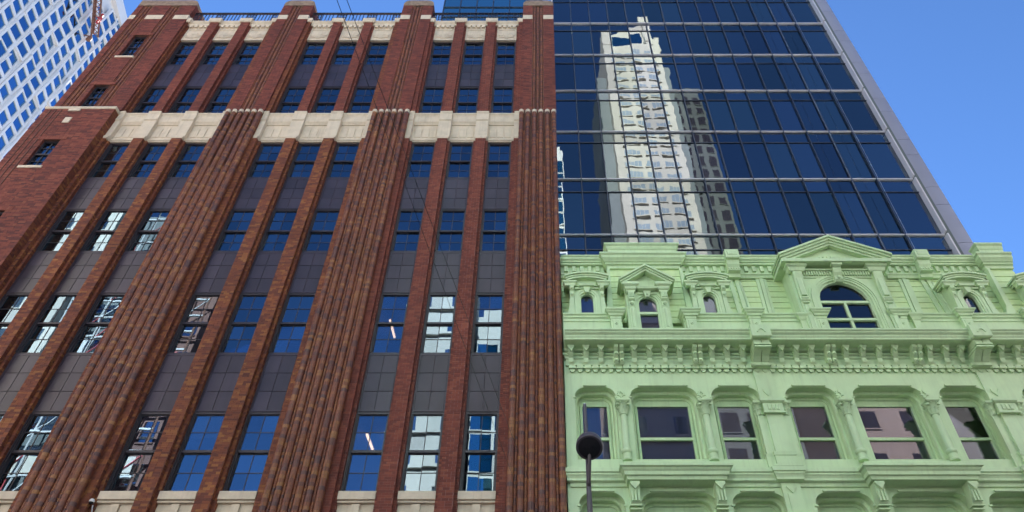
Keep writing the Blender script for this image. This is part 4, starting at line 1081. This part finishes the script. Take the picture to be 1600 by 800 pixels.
def small_dormer(cx, zbase=None):
    yf = -.50; z0 = ZP(489, -.45) - .25; top = ZP(426, -.75); zs = ZP(470.5, -.35); r = .225
    hw = .62
    m = MB(); arch_front(m, cx - hw, cx + hw, z0, top - .3, cx, zs, r + .12, yf)
    m.add([(cx - hw, yf, z0), (cx - hw, .2, z0), (cx - hw, .25, top - .1), (cx - hw, yf, top - .1), (cx + hw, yf, z0), (cx + hw, .2, z0), (cx + hw, .25, top - .1), (cx + hw, yf, top - .1)], [[0, 1, 2, 3], [4, 5, 6, 7]])
    d = g('small_dormer', m)
    arch_window(d, cx, zs, r, z0, yf, [(r, r + .06, yf + .02), (r + .06, r + .14, yf - .03), (r + .14, r + .23, yf - .05)], yf + .14)
    # segmental hood
    def arc(hw_, zt, sag, n=12): return [(cx + hw_ * (2 * i / n - 1), zt - sag * (2 * i / n - 1) ** 2) for i in range(n + 1)]
    zt = top; W = .83
    m = MB()
    m.band(arc(W, zt, .16), arc(W, zt - .07, .16), yf - .34, .3); m.band(arc(W - .04, zt - .07, .16), arc(W - .04, zt - .14, .16), yf - .28, .3); m.band(arc(W - .08, zt - .14, .16), arc(W - .08, zt - .22, .16), yf - .25, .3)
    for sx in (-1, 1):
        m.cornice(cx + sx * .62 - .19, cx + sx * .62 + .19, yf, [(0, zt - .36), (.24, zt - .36), (.24, zt - .42), (.19, zt - .47), (.17, zt - .56), (0, zt - .57)], pb=.17)
    hd = g('segmental_hood', m, d)
    m = MB(); m.box(cx - .45, cx + .45, yf - .06, yf + .02, zt - .5, zt - .22); m.box(cx - .45, cx + .45, yf - .1, yf + .02, zt - .66, zt - .60); g('hood_back', m, hd)
    m = MB(); m.cornice(cx - .16, cx + .16, yf, [(0, zt - .50), (.22, zt - .50), (.20, zt - .58), (.12, zt - .60), (0, zt - .60)], pb=.08)
    m.extr([(cx - .13, zt - .60), (cx + .13, zt - .60), (cx + .06, zt - .86), (cx - .06, zt - .86)], yf - .14, yf + .02); g('keystone', m, d)
    for sx in (-1, 1):
        bx_ = cx + sx * .56
        m = MB(); z = zt - .57
        m.prismx([(yf, z), (yf - .17, z), (yf - .18, z - .16), (yf - .11, z - .22), (yf - .13, z - .34), (yf - .07, z - .46), (yf - .05, z - .52), (yf, z - .52)], bx_ - .075, bx_ + .075)
        m.lathe(bx_, yf - .15, [(.02, z - .17), (.07, z - .14), (.075, z - .07), (.02, z - .02)], 10); m.lathe(bx_, yf - .10, [(.02, z - .42), (.05, z - .38), (.05, z - .32), (.02, z - .28)], 10)
        bo = g('scroll_bracket', m, d)
        m = MB(); m.extr([(bx_ - .07, z - .5), (bx_ + .07, z - .5), (bx_ + (.07 if sx < 0 else .12), z0 + .32), (bx_ + (.07 if sx < 0 else .26), z0 + .02), (bx_ - (.07 if sx > 0 else .26), z0 + .02), (bx_ - (.07 if sx > 0 else .12), z0 + .32)], yf - .06, yf + .05); g('flared_leg', m, bo)
    m = MB(); m.cornice(cx - hw - .1, cx + hw + .1, yf + .05, [(0, z0 + .04), (.1, z0 + .04), (.1, z0 - .1), (0, z0 - .1)]); g('dormer_sill', m, d)
    return d
for pxc in (917.5, 1109, 1518): small_dormer(XP(pxc, 470, -.5))
small_dormer(XP(1634, 470, -.5))

# pedimented dormer in the left crown box
cx = XP(1011.5, 470, -.6); yf = -.62; z0 = CZ1 - .05
zs = ZP(479, -.45); r = .325
ap = ZP(412, -1.05); ev = ZP(434, -1.05); hwp = (XP(1055.5, 433, -1.05) - XP(968, 433, -1.05)) / 2
m = MB(); arch_front(m, cx - .78, cx + .78, z0, ev - .1, cx, zs, r + .1, yf)
m.add([(cx - .78, yf, z0), (cx - .78, .2, z0), (cx - .78, .25, ev), (cx - .78, yf, ev), (cx + .78, yf, z0), (cx + .78, .2, z0), (cx + .78, .25, ev), (cx + .78, yf, ev)], [[0, 1, 2, 3], [4, 5, 6, 7]])
pdm = g('pediment_dormer', m)
zr = ZP(491.5, -.48)
arch_window(pdm, cx, zs, r, z0, yf, [(r, r + .07, yf + .03), (r + .07, r + .15, yf - .012), (r + .15, r + .2, yf - .03), (r + .2, r + .3, yf - .06)], yf + .14, [(cx - r, cx + r, yf + .05, yf + .17, zr - .05, zr + .05)])
def chevron(mb, cx, hw, ze, za, t, y0, y1): mb.band([(cx - hw, ze), (cx, za), (cx + hw, ze)], [(cx - hw, ze - t), (cx, za - t), (cx + hw, ze - t)], y0, y1)
m = MB(); chevron(m, cx, hwp, ev, ap, .08, yf - .44, .3); chevron(m, cx, hwp - .05, ev - .08 + .01, ap - .08, .07, yf - .37, .3); chevron(m, cx, hwp - .10, ev - .15 + .03, ap - .15, .09, yf - .32, .3)
pe = g('pediment', m, pdm)
m = MB(); m.extr([(cx - hwp + .2, ev - .2), (cx + hwp - .2, ev - .2), (cx, ap - .2)], yf - .04, yf + .2); g('tympanum', m, pe)
for sx in (-1, 1):
    bx_ = cx + sx * .60
    m = MB(); m.cornice(bx_ - .16, bx_ + .16, yf, [(0, ev - .08), (.34, ev - .08), (.34, ev - .2), (.27, ev - .26), (.25, ev - .36), (.2, ev - .4), (.2, ev - .46), (0, ev - .47)], pb=.2); g('entablature_block', m, pe)
    m = MB(); m.prismx([(yf, ev - .46), (yf - .2, ev - .46), (yf - .19, ev - .78), (yf - .1, ev - .84), (yf - .09, ev - 1.0), (yf - .05, ev - 1.1), (yf, ev - 1.12)], bx_ - .115, bx_ + .115); bo = g('fluted_bracket', m, pdm)
    m = MB()
    for q in (-.075, -.025, .025, .075): m.bev(bx_ + q - .014, bx_ + q + .014, yf - .225, yf - .19, ev - .72, ev - .5, .006)
    m.lathe(bx_, yf - .11, [(.01, ev - 1.04), (.075, ev - .96), (.07, ev - .88), (.01, ev - .84)], 10); g('flutes', m, bo, smooth=False)
    m = MB(); m.box(bx_ - .10, bx_ + .10, yf - .05, yf + .02, z0, ev - 1.05); m.bev(bx_ - .045, bx_ + .045, yf - .075, yf - .05, z0 + .55, ev - 1.15, .015)
    m.extr([(bx_ - .12, z0 + .5), (bx_ + .12, z0 + .5), (bx_ + .12, z0 + .36), (bx_, z0 + .28), (bx_ - .12, z0 + .36)], yf - .1, yf - .04); m.bev(bx_ - .09, bx_ + .09, yf - .07, yf - .03, z0, z0 + .26, .02); g('leg', m, bo)
m = MB(); m.cornice(cx - .2, cx + .2, yf, [(0, ev - .26), (.26, ev - .26), (.24, ev - .34), (.12, ev - .38), (0, ev - .38)], pb=.08); m.extr([(cx - .14, ev - .38), (cx + .14, ev - .38), (cx + .07, ev - .66), (cx - .07, ev - .66)], yf - .14, yf + .02); m.lathe(cx, yf - .14, [(.01, ev - .6), (.05, ev - .56), (.05, ev - .5), (.01, ev - .46)], 8); g('keystone', m, pdm)
m = MB(); m.cornice(cx - .5, cx + .5, yf, [(0, ev - .42), (.09, ev - .42), (.07, ev - .48), (0, ev - .5)]); g('string_moulding', m, pdm)

# big arched dormer with its wide pediment
yf = -.62; cx = XP(1318.5, 474, yf + .17); zs = ZP(474, yf + .17); r = .5 * (XP(1357, 474, yf + .17) - XP(1281, 474, yf + .17))
za = ZP(367, -1.15); xe0, xe1 = XP(1216, 396, -1.15), XP(1393, 396, -1.15); ze = ZP(395, -1.15)
cxp = (xe0 + xe1) / 2; hwp = (xe1 - xe0) / 2; zpb = ZP(405, -1.15); cx = cxp
hb_ = hwp - .38
m = MB(); arch_front(m, cx - hb_, cx + hb_, z0, zpb, cx, zs, r + .08, yf)
m.add([(cx - hb_, yf, z0), (cx - hb_, .2, z0), (cx - hb_, .3, zpb), (cx - hb_, yf, zpb), (cx + hb_, yf, z0), (cx + hb_, .2, z0), (cx + hb_, .3, zpb), (cx + hb_, yf, zpb)], [[0, 1, 2, 3], [4, 5, 6, 7]])
ad = g('arched_dormer', m)
t1, t2 = zs, ZP(501, yf + .17)
arch_window(ad, cx, zs, r, z0, yf, [(r, r + .09, yf + .04), (r + .09, r + .17, yf - .012), (r + .17, r + .24, yf - .04), (r + .24, r + .33, yf - .07), (r + .33, r + .42, yf - .03)], yf + .17,
            [(cx - r, cx + r, yf + .08, yf + .2, t1 - .05, t1 + .05), (cx - r, cx + r, yf + .08, yf + .2, t2 - .05, t2 + .05), (cx - .045, cx + .045, yf + .09, yf + .19, z0, t2 - .05), (cx - .045, cx + .045, yf + .09, yf + .19, t2 + .05, t1 - .05)])
m = MB(); chevron(m, cx, hwp, ze, za, .09, yf - .55, .5); chevron(m, cx, hwp - .05, ze - .07, za - .09, .10, yf - .48, .5); chevron(m, cx, hwp - .11, ze - .15, za - .19, .10, yf - .42, .5); chevron(m, cx, hwp - .17, ze - .23, za - .29, .10, yf - .36, .5)
m.box(cx - hwp + .08, cx + hwp - .08, yf - .46, .5, zpb - .02, zpb + .13)
pe = g('pediment', m, ad)
m = MB(); m.extr([(cx - hwp + .25, zpb + .13), (cx + hwp - .25, zpb + .13), (cx, za - .35)], yf - .16, yf + .2); g('tympanum', m, pe)
m = MB()
for q in range(13):
    a = R(15 + q * 12.5); ca, sa = math.cos(a), math.sin(a) * .42
    m.extr([(cx + ca * .15 - .012, zpb + .15 + sa * .15), (cx + ca * .15 + .012, zpb + .15 + sa * .15), (cx + ca * .75 + .03, zpb + .15 + sa * .75), (cx + ca * .75 - .03, zpb + .15 + sa * .75)], yf - .2, yf - .15)
g('fan_relief', m, pe)
for q in range(26):
    x = cx - hb_ + .55 + q * (2 * hb_ - 1.1) / 25
    if abs(x - cx) < .16: continue
    m = MB(); m.bev(x - .03, x + .03, yf - .13, yf, zpb - .42, zpb - .24, .01); g('egg_dentil', m, pe)
m = MB(); m.cornice(cx - hb_ + .4, cx + hb_ - .4, yf, [(0, zpb - .18), (.2, zpb - .18), (.18, zpb - .23), (.06, zpb - .24), (.06, zpb - .44), (.04, zpb - .5), (0, zpb - .5)], False, False); g('egg_band', m, pe)
for sx in (-1, 1):
    bx_ = cx + sx * (hb_ - .26)
    m = MB(); m.cornice(bx_ - .26, bx_ + .26, yf, [(0, zpb - .02), (.34, zpb - .02), (.34, zpb - .1), (.27, zpb - .16), (.24, zpb - .28), (.2, zpb - .32), (0, zpb - .33)], pb=.2); g('entablature_block', m, pe)
    m = MB(); m.prismx([(yf, zpb - .32), (yf - .22, zpb - .32), (yf - .17, zpb - .6), (yf - .12, zpb - 1.0), (yf - .10, zpb - 1.5), (yf - .14, zpb - 1.56), (yf - .14, zpb - 1.64), (yf - .08, zpb - 1.7), (yf - .08, z0), (yf, z0)], bx_ - .17, bx_ + .17); bo = g('tapered_pilaster', m, ad)
    m = MB(); m.bev(bx_ - .1, bx_ + .1, yf - .18, yf - .1, zpb - 1.45, zpb - .6, .02); m.bev(bx_ - .1, bx_ + .1, yf - .12, yf - .06, z0 + .3, zpb - 1.85, .02); g('raised_field', m, bo)
    m = MB(); m.box(bx_ - .13, bx_ + .13, yf - .17, yf - .05, zpb - 1.58, zpb - 1.52); m.box(bx_ - .11, bx_ + .11, yf - .15, yf - .05, zpb - 1.78, zpb - 1.73); g('pilaster_ring', m, bo)
m = MB(); m.prismx([(yf, zpb - .02), (yf - .38, zpb - .02), (yf - .38, zpb - .14), (yf - .28, zpb - .2), (yf - .24, zpb - .38), (yf - .16, zpb - .5), (yf - .17, zpb - .66), (yf - .1, zpb - .74), (yf, zpb - .74)], cx - .15, cx + .15); m.box(cx - .2, cx + .2, yf - .4, yf - .2, zpb - .13, zpb - .03); m.lathe(cx, yf - .17, [(.01, zpb - .68), (.07, zpb - .62), (.06, zpb - .54), (.01, zpb - .5)], 10); g('keystone', m, ad)

# block brackets over strips on the mansard, flanking strips and half-round rails
for pa in (1147, 1447):
    yb_ = -.42; xa = XP(pa - 9.5, 410, yb_); xb = XP(pa + 9.5, 410, yb_); c_ = (xa + xb) / 2
    m = MB(); m.cornice(xa, xb, .1, [(0, ZR1 + .15), (.56, ZR1 + .15), (.56, ZR1 - .26), (.53, ZR1 - .29), (.44, ZR1 - .30), (.42, ZR1 - .5), (.36, ZR1 - .62), (.38, ZR1 - .7), (.38, ZR1 - .80), (.22, ZR1 - .84), (.2, ZR1 - 1.0), (0, ZR1 - 1.0)], pb=.53); o = g('block_bracket', m)
    m = MB(); m.bev(c_ - .2, c_ + .2, -.48, -.45, ZR1 - .14, ZR1 + .06, .02); g('block_field', m, o)
    for q in range(5):
        m = MB(); x = c_ - .2 + q * .1; m.extr([(x - .045, ZR1 - .68), (x + .045, ZR1 - .68), (x, ZR1 - .78)], -.31, -.27); g('tooth', m, o)
    zt_ = ZR1 - 1.0; zb = 16.6
    m = MB()
    for dx in (-.14, .10):
        V = []
        for zq in (zb, zt_):
            for x in (c_ + dx - .08, c_ + dx + .08):
                for dy in (-.07, .05): V.append((x, YM(zq) + dy, zq))
        m.add(V, [[0, 2, 6, 4], [0, 4, 5, 1], [2, 3, 7, 6], [1, 5, 7, 3], [4, 6, 7, 5], [0, 1, 3, 2]])
    st = g('strip', m, o)
    m = MB(); m.tube((c_ + .26, YM(17.3) - .06, 17.3), (c_ + .20, YM(zt_) - .06, zt_ - .15), .06, 10); g('half_round_rail', m, st, smooth=True)
for (pxt, pxb) in ((1184, 1204), (1404, 1435)):
    zt_, zb = ZP(416, 0.1), ZP(500, -.1); xt, xb = XP(pxt, 416, .1), XP(pxb, 490, -.1)
    m = MB()
    for dx, w in ((-.15, .06), (0, .07), (.14, .05)):
        V = []
        for zq, xm in ((zb, xb), (zt_, xt)):
            for x in (xm + dx - w, xm + dx + w):
                for dy in (-.055 if dx else -.085, .05): V.append((x, YM(zq) + dy, zq))
        m.add(V, [[0, 2, 6, 4], [0, 4, 5, 1], [2, 3, 7, 6], [1, 5, 7, 3], [4, 6, 7, 5], [0, 1, 3, 2]])
    g('raking_strip', m, mans)

# ================================================================== across the street (mirrored in the panes), plus unseen blocks added for the light
def facade_block(name, label, x0, x1, y0, y1, h, wall, glass, cols, fh_, ww, wh, base=4.0, fin=0.0, front=False):
    t = thing(name, label, 'building', ((x0 + x1) / 2, (y0 + y1) / 2, 0))
    b = MB(); b.box(x0, x1, y0, y1, 0, h); b.box(x0 + .5, x1 - .5, y0 + .5, y1 - .5, h, h + 1.2); part('wall', b, M[wall], t)
    w = MB(); w.box(-ww / 2, ww / 2, -.02, .04, 0, wh); wm_ = w.mesh('window', M[glass])
    fm = MB(); fm.box(-ww / 2 - .08, ww / 2 + .08, 0, .12, -.15, -.02); fmm = fm.mesh('sill', M[wall])
    n = int((h - base - 1) / fh_); px_ = (x1 - x0) / cols
    for f in range(n):
        if fin:
            b = MB(); b.box(x0 - .05, x1 + .05, y1, y1 + fin, base + f * fh_ - .35, base + f * fh_ - .1); part('floor_band', b, M[wall], t)
        for c_ in range(cols):
            o = part('window', wm_, None, t, (x0 + (c_ + .5) * px_, (y0 - .021) if front else y1 + .001, base + f * fh_))
            if not fin and not front: part('sill', fmm, None, o, (x0 + (c_ + .5) * px_, y1, base + f * fh_))
    return t
FY = -32.0
facade_block('opposite_slab', 'cream apartment slab across the street, mirrored in the lower left windows', -78, -46.5, -50, FY, 60, 'cream', 'oglass', 9, 3.6, 1.5, 1.5)
facade_block('opposite_office', 'dark office block across the street, mirrored beside the cream slab', -46, -38.5, -37, FY - 1, 57, 'greyw', 'oglass', 4, 3.8, 2.0, 2.4)
facade_block('opposite_brick_block', 'red brick block across the street, mirrored in the middle bay', -38, -32, -35.5, FY, 45, 'redw', 'oglass', 3, 3.6, 1.3, 1.9)
facade_block('opposite_low_block', 'low pale block across the street with wide windows', -30, -13, -46, FY, 19, 'palew', 'oglass', 6, 3.8, 1.8, 1.9)
facade_block('opposite_cream_tower', 'slim cream tower across the street, mirrored in the right bay', -12.8, -6.6, -38, FY, 49, 'creamt', 'oglass', 2, 3.3, 1.0, 1.5, fin=.3)
facade_block('opposite_glass_block', 'blue glass block across the street beside the slim cream tower', -6.2, 2.5, -46, FY - 2, 44, 'creamt', 'tealg', 4, 3.4, 1.9, 2.9)
facade_block('opposite_pink_block', 'pink rendered block across the street with white bands', 6.8, 13.6, -46, FY, 47, 'rosew', 'oglass', 2, 3.7, 1.1, 1.7, fin=.35)
facade_block('opposite_low_hall', 'low pale hall across the street between two pink blocks', 15, 25.5, -40, FY, 17, 'palew', 'oglass', 4, 3.8, 1.4, 1.9)
facade_block('opposite_dark_block', 'dark grey block set back across the street between two pink blocks', 15, 26, -50, -41, 53, 'greyw', 'dark', 4, 3.9, 1.8, 2.2)
facade_block('opposite_pink_house', 'pink rendered block with square dark windows across the street, at the right', 26.2, 33.6, -46, FY, 38, 'pinkw', 'lens', 2, 3.8, 1.6, 1.6)
facade_block('opposite_bounce_block', 'tall pale block added across the street to bounce sunlight, last on the right', 40.5, 78, -50, FY, 49, 'palew', 'oglass', 10, 3.8, 1.6, 2.0)  # made tall and pale to bounce sunlight onto the green facade from the right
facade_block('added_corner_house', 'unseen stone corner house added beyond the green building to block the sun', 26.2, 32.6, -.3, 3, 23.5, 'cream', 'oglass', 3, 3.8, 1.2, 1.9, front=True)  # unseen house added to keep sun off the street at the right
facade_block('added_long_house', 'unseen long stone block added along the street to the right to block the sun', 33, 95, -.3, 4, 35, 'pinkw', 'oglass', 14, 3.9, 1.6, 2.0, front=True)  # unseen block added to shade the street further right, darkening the undersides
facade_block('added_side_street_block', 'unseen stone block added across the side street to the left to block the sun', -95, -34, -.3, 6, 32, 'pinkw', 'oglass', 14, 3.9, 1.6, 2.0, front=True)  # unseen block added to cut the sun and low bounce from the left
def scaffold(label, x0, x1, y, h, mat, seed):
    t = thing('scaffold', label, 'scaffold', ((x0 + x1) / 2, y, 0), 'scaffolds on the buildings across the street'); q = random.Random(seed)
    nx = int((x1 - x0) / 1.5)
    for i in range(nx + 1):
        b = MB(); x = x0 + i * (x1 - x0) / nx; b.tube((x, y, 0), (x, y, h), .09, 5); part('standard', b, M[mat], t)
    z = 2.0
    while z < h:
        b = MB(); b.box(x0, x1, y - .12, y + .12, z - .07, z + .07); part('ledger', b, M['palew'], t)
        for i in range(nx):
            if q.random() < .45:
                x = x0 + i * (x1 - x0) / nx; b = MB(); b.tube((x, y, z - 2), (x + (x1 - x0) / nx, y, z), .07, 5); part('brace', b, M['palew' if q.random() < .6 else 'red'], t)
            if q.random() < .16:
                x = x0 + i * (x1 - x0) / nx; b = MB(); b.box(x + .1, x + 1.3, y - .1, y - .06, z - 1.8, z - .2); part('netting', b, M[q.choice(('palew', 'red', 'cream'))], t)
        z += 2.0
scaffold('steel scaffold with braces in front of the dark office across the street', -45.5, -38.8, -31.9, 58, 'palew', 3)
scaffold('steel scaffold with braces in front of the red brick block across the street', -37.8, -32.2, -31.2, 46, 'brown', 5)
# the tall cream tower that shows in the glass facade
def tall_tower():
    x0, x1, y1, h = 15.6, 29.0, -60.0, 153.0
    t = thing('tall_cream_tower', 'tall sunlit cream tower with stepped crown, mirrored in the glass tower', 'building', (22, -70, 0))
    b = MB(); b.box(x0, x1, y1 - 20, y1, 0, h); b.box(x0, x0 + 2.2, y1 - 18, y1 + .2, h, h + 6.5); b.box(x1 - 3.6, x1 - 1.4, y1 - 18, y1 + .3, h, h + 13); b.box(x1 - 1.4, x1 + .4, y1 - 18, y1 - .2, h - 2, h + 4); b.extr([(x0 + 2.2, h), (x1 - 3.6, h), (x1 - 3.6, h + 9.5), (x0 + 2.2, h + 7)], y1 - 1, y1 - 16)
    part('wall', b, M['creamt'], t)
    b = MB(); b.box(x0 - 2.2, x0 - .02, y1 - 18, y1 - 2.2, 0, h - 12); b.box(x1 + .02, x1 + 1.8, y1 - 18, y1 - 2.2, 0, h - 6); part('side_wing', b, M['greyw'], t)
    b = MB(); b.box(x0 + 2.6, x1 - 4.0, y1 - .9, y1 - .75, h + .5, h + 5.5); part('crown_glass', b, M['tealg'], t)
    b = MB(); b.tube((x0 + 9, y1 - 6, h + 4), (x0 + 9.6, y1 - 6, h + 13), .25, 6); b.tube((x0 + 9.6, y1 - 6, h + 10), (x0 + 12.5, y1 - 6, h + 14), .2, 6); part('mast', b, M['ledge'], t)
    w = MB()
    for q in range(4): w.box(-1.4 + q * .72, -.78 + q * .72, -.1, .04, 0, 1.6)
    wm_ = w.mesh('window_group', M['lightwin'])
    sl = MB(); sl.box(-1.6, 1.6, 0, .3, -.3, -.05); slm = sl.mesh('sill', M['creamt'])
    z = 20.0
    while z < h - 4:
        for cxw in (x0 + 3.0, x0 + 6.8, x0 + 10.6):
            o = part('window_group', wm_, None, t, (cxw, y1 + .002, z)); part('sill', slm, None, o, (cxw, y1, z))
        z += 3.45
tall_tower()
facade_block('tall_dark_tower', 'tall dark grey tower mirrored beside the cream tower', 30.6, 38.0, -86, -66, 143, 'darkt', 'lens', 3, 3.9, 1.5, 2.6, base=20)
facade_block('tall_teal_tower', 'narrow teal glass tower mirrored at the left edge of the glass tower', -1.5, 4.6, -80, -60, 112, 'palew', 'tealg', 3, 3.6, 1.7, 3.0, base=40)

# ================================================================== street things in front
lx, lz = at(921, 697, -8.3)
sl = thing('street_lamp', 'dark bronze street lamp with round drum head on a slim pole', 'street lamp', (lx, -8.12, 0))
px_, pz_ = XP(919, 740, -8.0), ZP(632, -8.0)
m = MB(); m.lathe(px_, -8.0, [(.085, 0), (.08, 1.0), (.055, 1.2), (.05, lz - 1.0), (.045, lz - .6), (.037, lz - .5), (.037, pz_ - .04), (.03, pz_)], 16); part('pole', m, M['lamp'], sl, smooth=True)
m = MB(); m.lathe(px_, -8.0, [(.032, pz_), (.034, pz_ + .012), (.01, pz_ + .03)], 12); part('pole_cap', m, M['ledge'], sl, smooth=True)
m = MB(); m.tube((px_, -8.06, lz - .62), (lx - .0, -8.24, lz - .12), .035, 8); m.tube((px_, -8.0, lz - .66), (px_, -8.07, lz - .6), .04, 8); part('arm', m, M['lamp'], sl, smooth=True)
axis = Vector((-.08, -.62, -.78)).normalized()                     # the drum looks down and out over the street
rq = axis.to_track_quat('-Z', 'Y').to_matrix().to_4x4()
m = MB(); m.lathe(0, 0, [(.05, .17), (.17, .16), (.235, .12), (.25, .05), (.252, -.06), (.24, -.075)], 32); hd = part('drum_head', m, M['lamp'], sl, (lx, -8.3, lz), smooth=True, rot=rq)
m = MB(); m.lathe(0, 0, [(.236, -.06), (.2, -.078), (.1, -.09), (.01, -.094)], 32); ln = part('lens', m, M['lens'], hd, (lx, -8.3, lz), smooth=True, rot=rq)
for sx in (-1, 1):
    m = MB(); m.lathe(0, 0, [(.01, -.095), (.05, -.088), (.06, -.07)], 14); part('reflector', m, M['lens'], ln, tuple(Vector((lx, -8.3, lz)) + rq.to_3x3() @ Vector((sx * .075, .02, -.002))), smooth=True, rot=rq)

def wire(a, b_, sag, lab):
    m = MB(); a = Vector(a); b_ = Vector(b_); n = 14; pts = []
    for i in range(n + 1):
        t = i / n; p = a.lerp(b_, t); p.z -= sag * 4 * t * (1 - t); pts.append(p)
    for i in range(n): m.tube(pts[i], pts[i + 1], .0045, 5)
    m.tube(a, a + Vector((0, .08, 0)), .03, 6)
    tag(part('span_wire', m, M['wire']), lab, 'wire', 'wires crossing in front of the brick facade')
def wire_dir(px, py, z):
    u = (px - CX) / FPX; v = -(py - CY) / FPX; d = Vector((u, _c - v * _s, _s + v * _c)); t = (z - CAMH) / d.z
    return Vector((0, -CAMD, CAMH)) + d * t
for (px1, py1, px0, lab) in ((822, 800, 526.5, 'thin black span wire across the brick facade, the left of the two'), (845, 798, 542, 'thin black span wire across the brick facade, the right of the two')):
    xa, za_ = at(px1, py1, -.66); e = wire_dir(px0, 0, za_ + .3)
    a = Vector((xa, -.64, za_)); far = a + (e - a) * 1.9
    wire(a, far, .0, lab)

# ceiling lights seen through the panes of the right bay
for (pxa, pya, z, lab) in ((613, 513, 18.9, 'glowing ceiling light behind the first window of the right bay, upper one'), (578, 690, 13.95, 'glowing ceiling light behind the first window of the right bay, lower one')):
    v = -(pya - CY) / FPX; dist = (z - CAMH) / ((_s + v * _c) / (_c - v * _s)); y = dist - CAMD
    x = (pxa - CX) / FPX / (_c - v * _s) * dist
    m = MB(); m.box(x - .035, x + .035, y - .6, y + .6, z - .06, z); tl_ = tag(part('ceiling_light', m, M['light']), lab, 'ceiling light', 'lit ceiling lights')
    m = MB(); m.box(x - .06, x + .06, y - .62, y + .62, z + .002, z + .05)
    for dy in (-.4, .4): m.tube((x, y + dy, z + .05), (x, y + dy, z + .26), .012, 6)
    part('light_housing', m, M['ledge'], tl_)
# small white dome camera on the side of the left pilaster
cxm, czm = at(143.5, 783, -.35)
sc_ = thing('dome_camera', 'small white dome camera on a bracket beside the left fluted pilaster', 'camera', (cxm, -.35, czm))
m = MB(); m.lathe(cxm, -.35, [(.01, czm + .07), (.05, czm + .06), (.075, czm + .02), (.075, czm - .03), (.01, czm - .03)], 16); part('housing', m, M['whiteplastic'], sc_, smooth=True)
m = MB(); m.lathe(cxm, -.35, [(.065, czm - .031), (.055, czm - .07), (.03, czm - .095), (.005, czm - .1)], 16); part('dome', m, M['lens'], sc_, smooth=True)
m = MB(); m.tube((cxm, -.35, czm + .05), (cxm - .02, .05, czm + .02), .022, 8); m.tube((cxm + .05, -.3, czm - .1), (cxm + .05, -.1, czm - .5), .02, 8); part('bracket', m, M['ledge'], sc_, smooth=True)
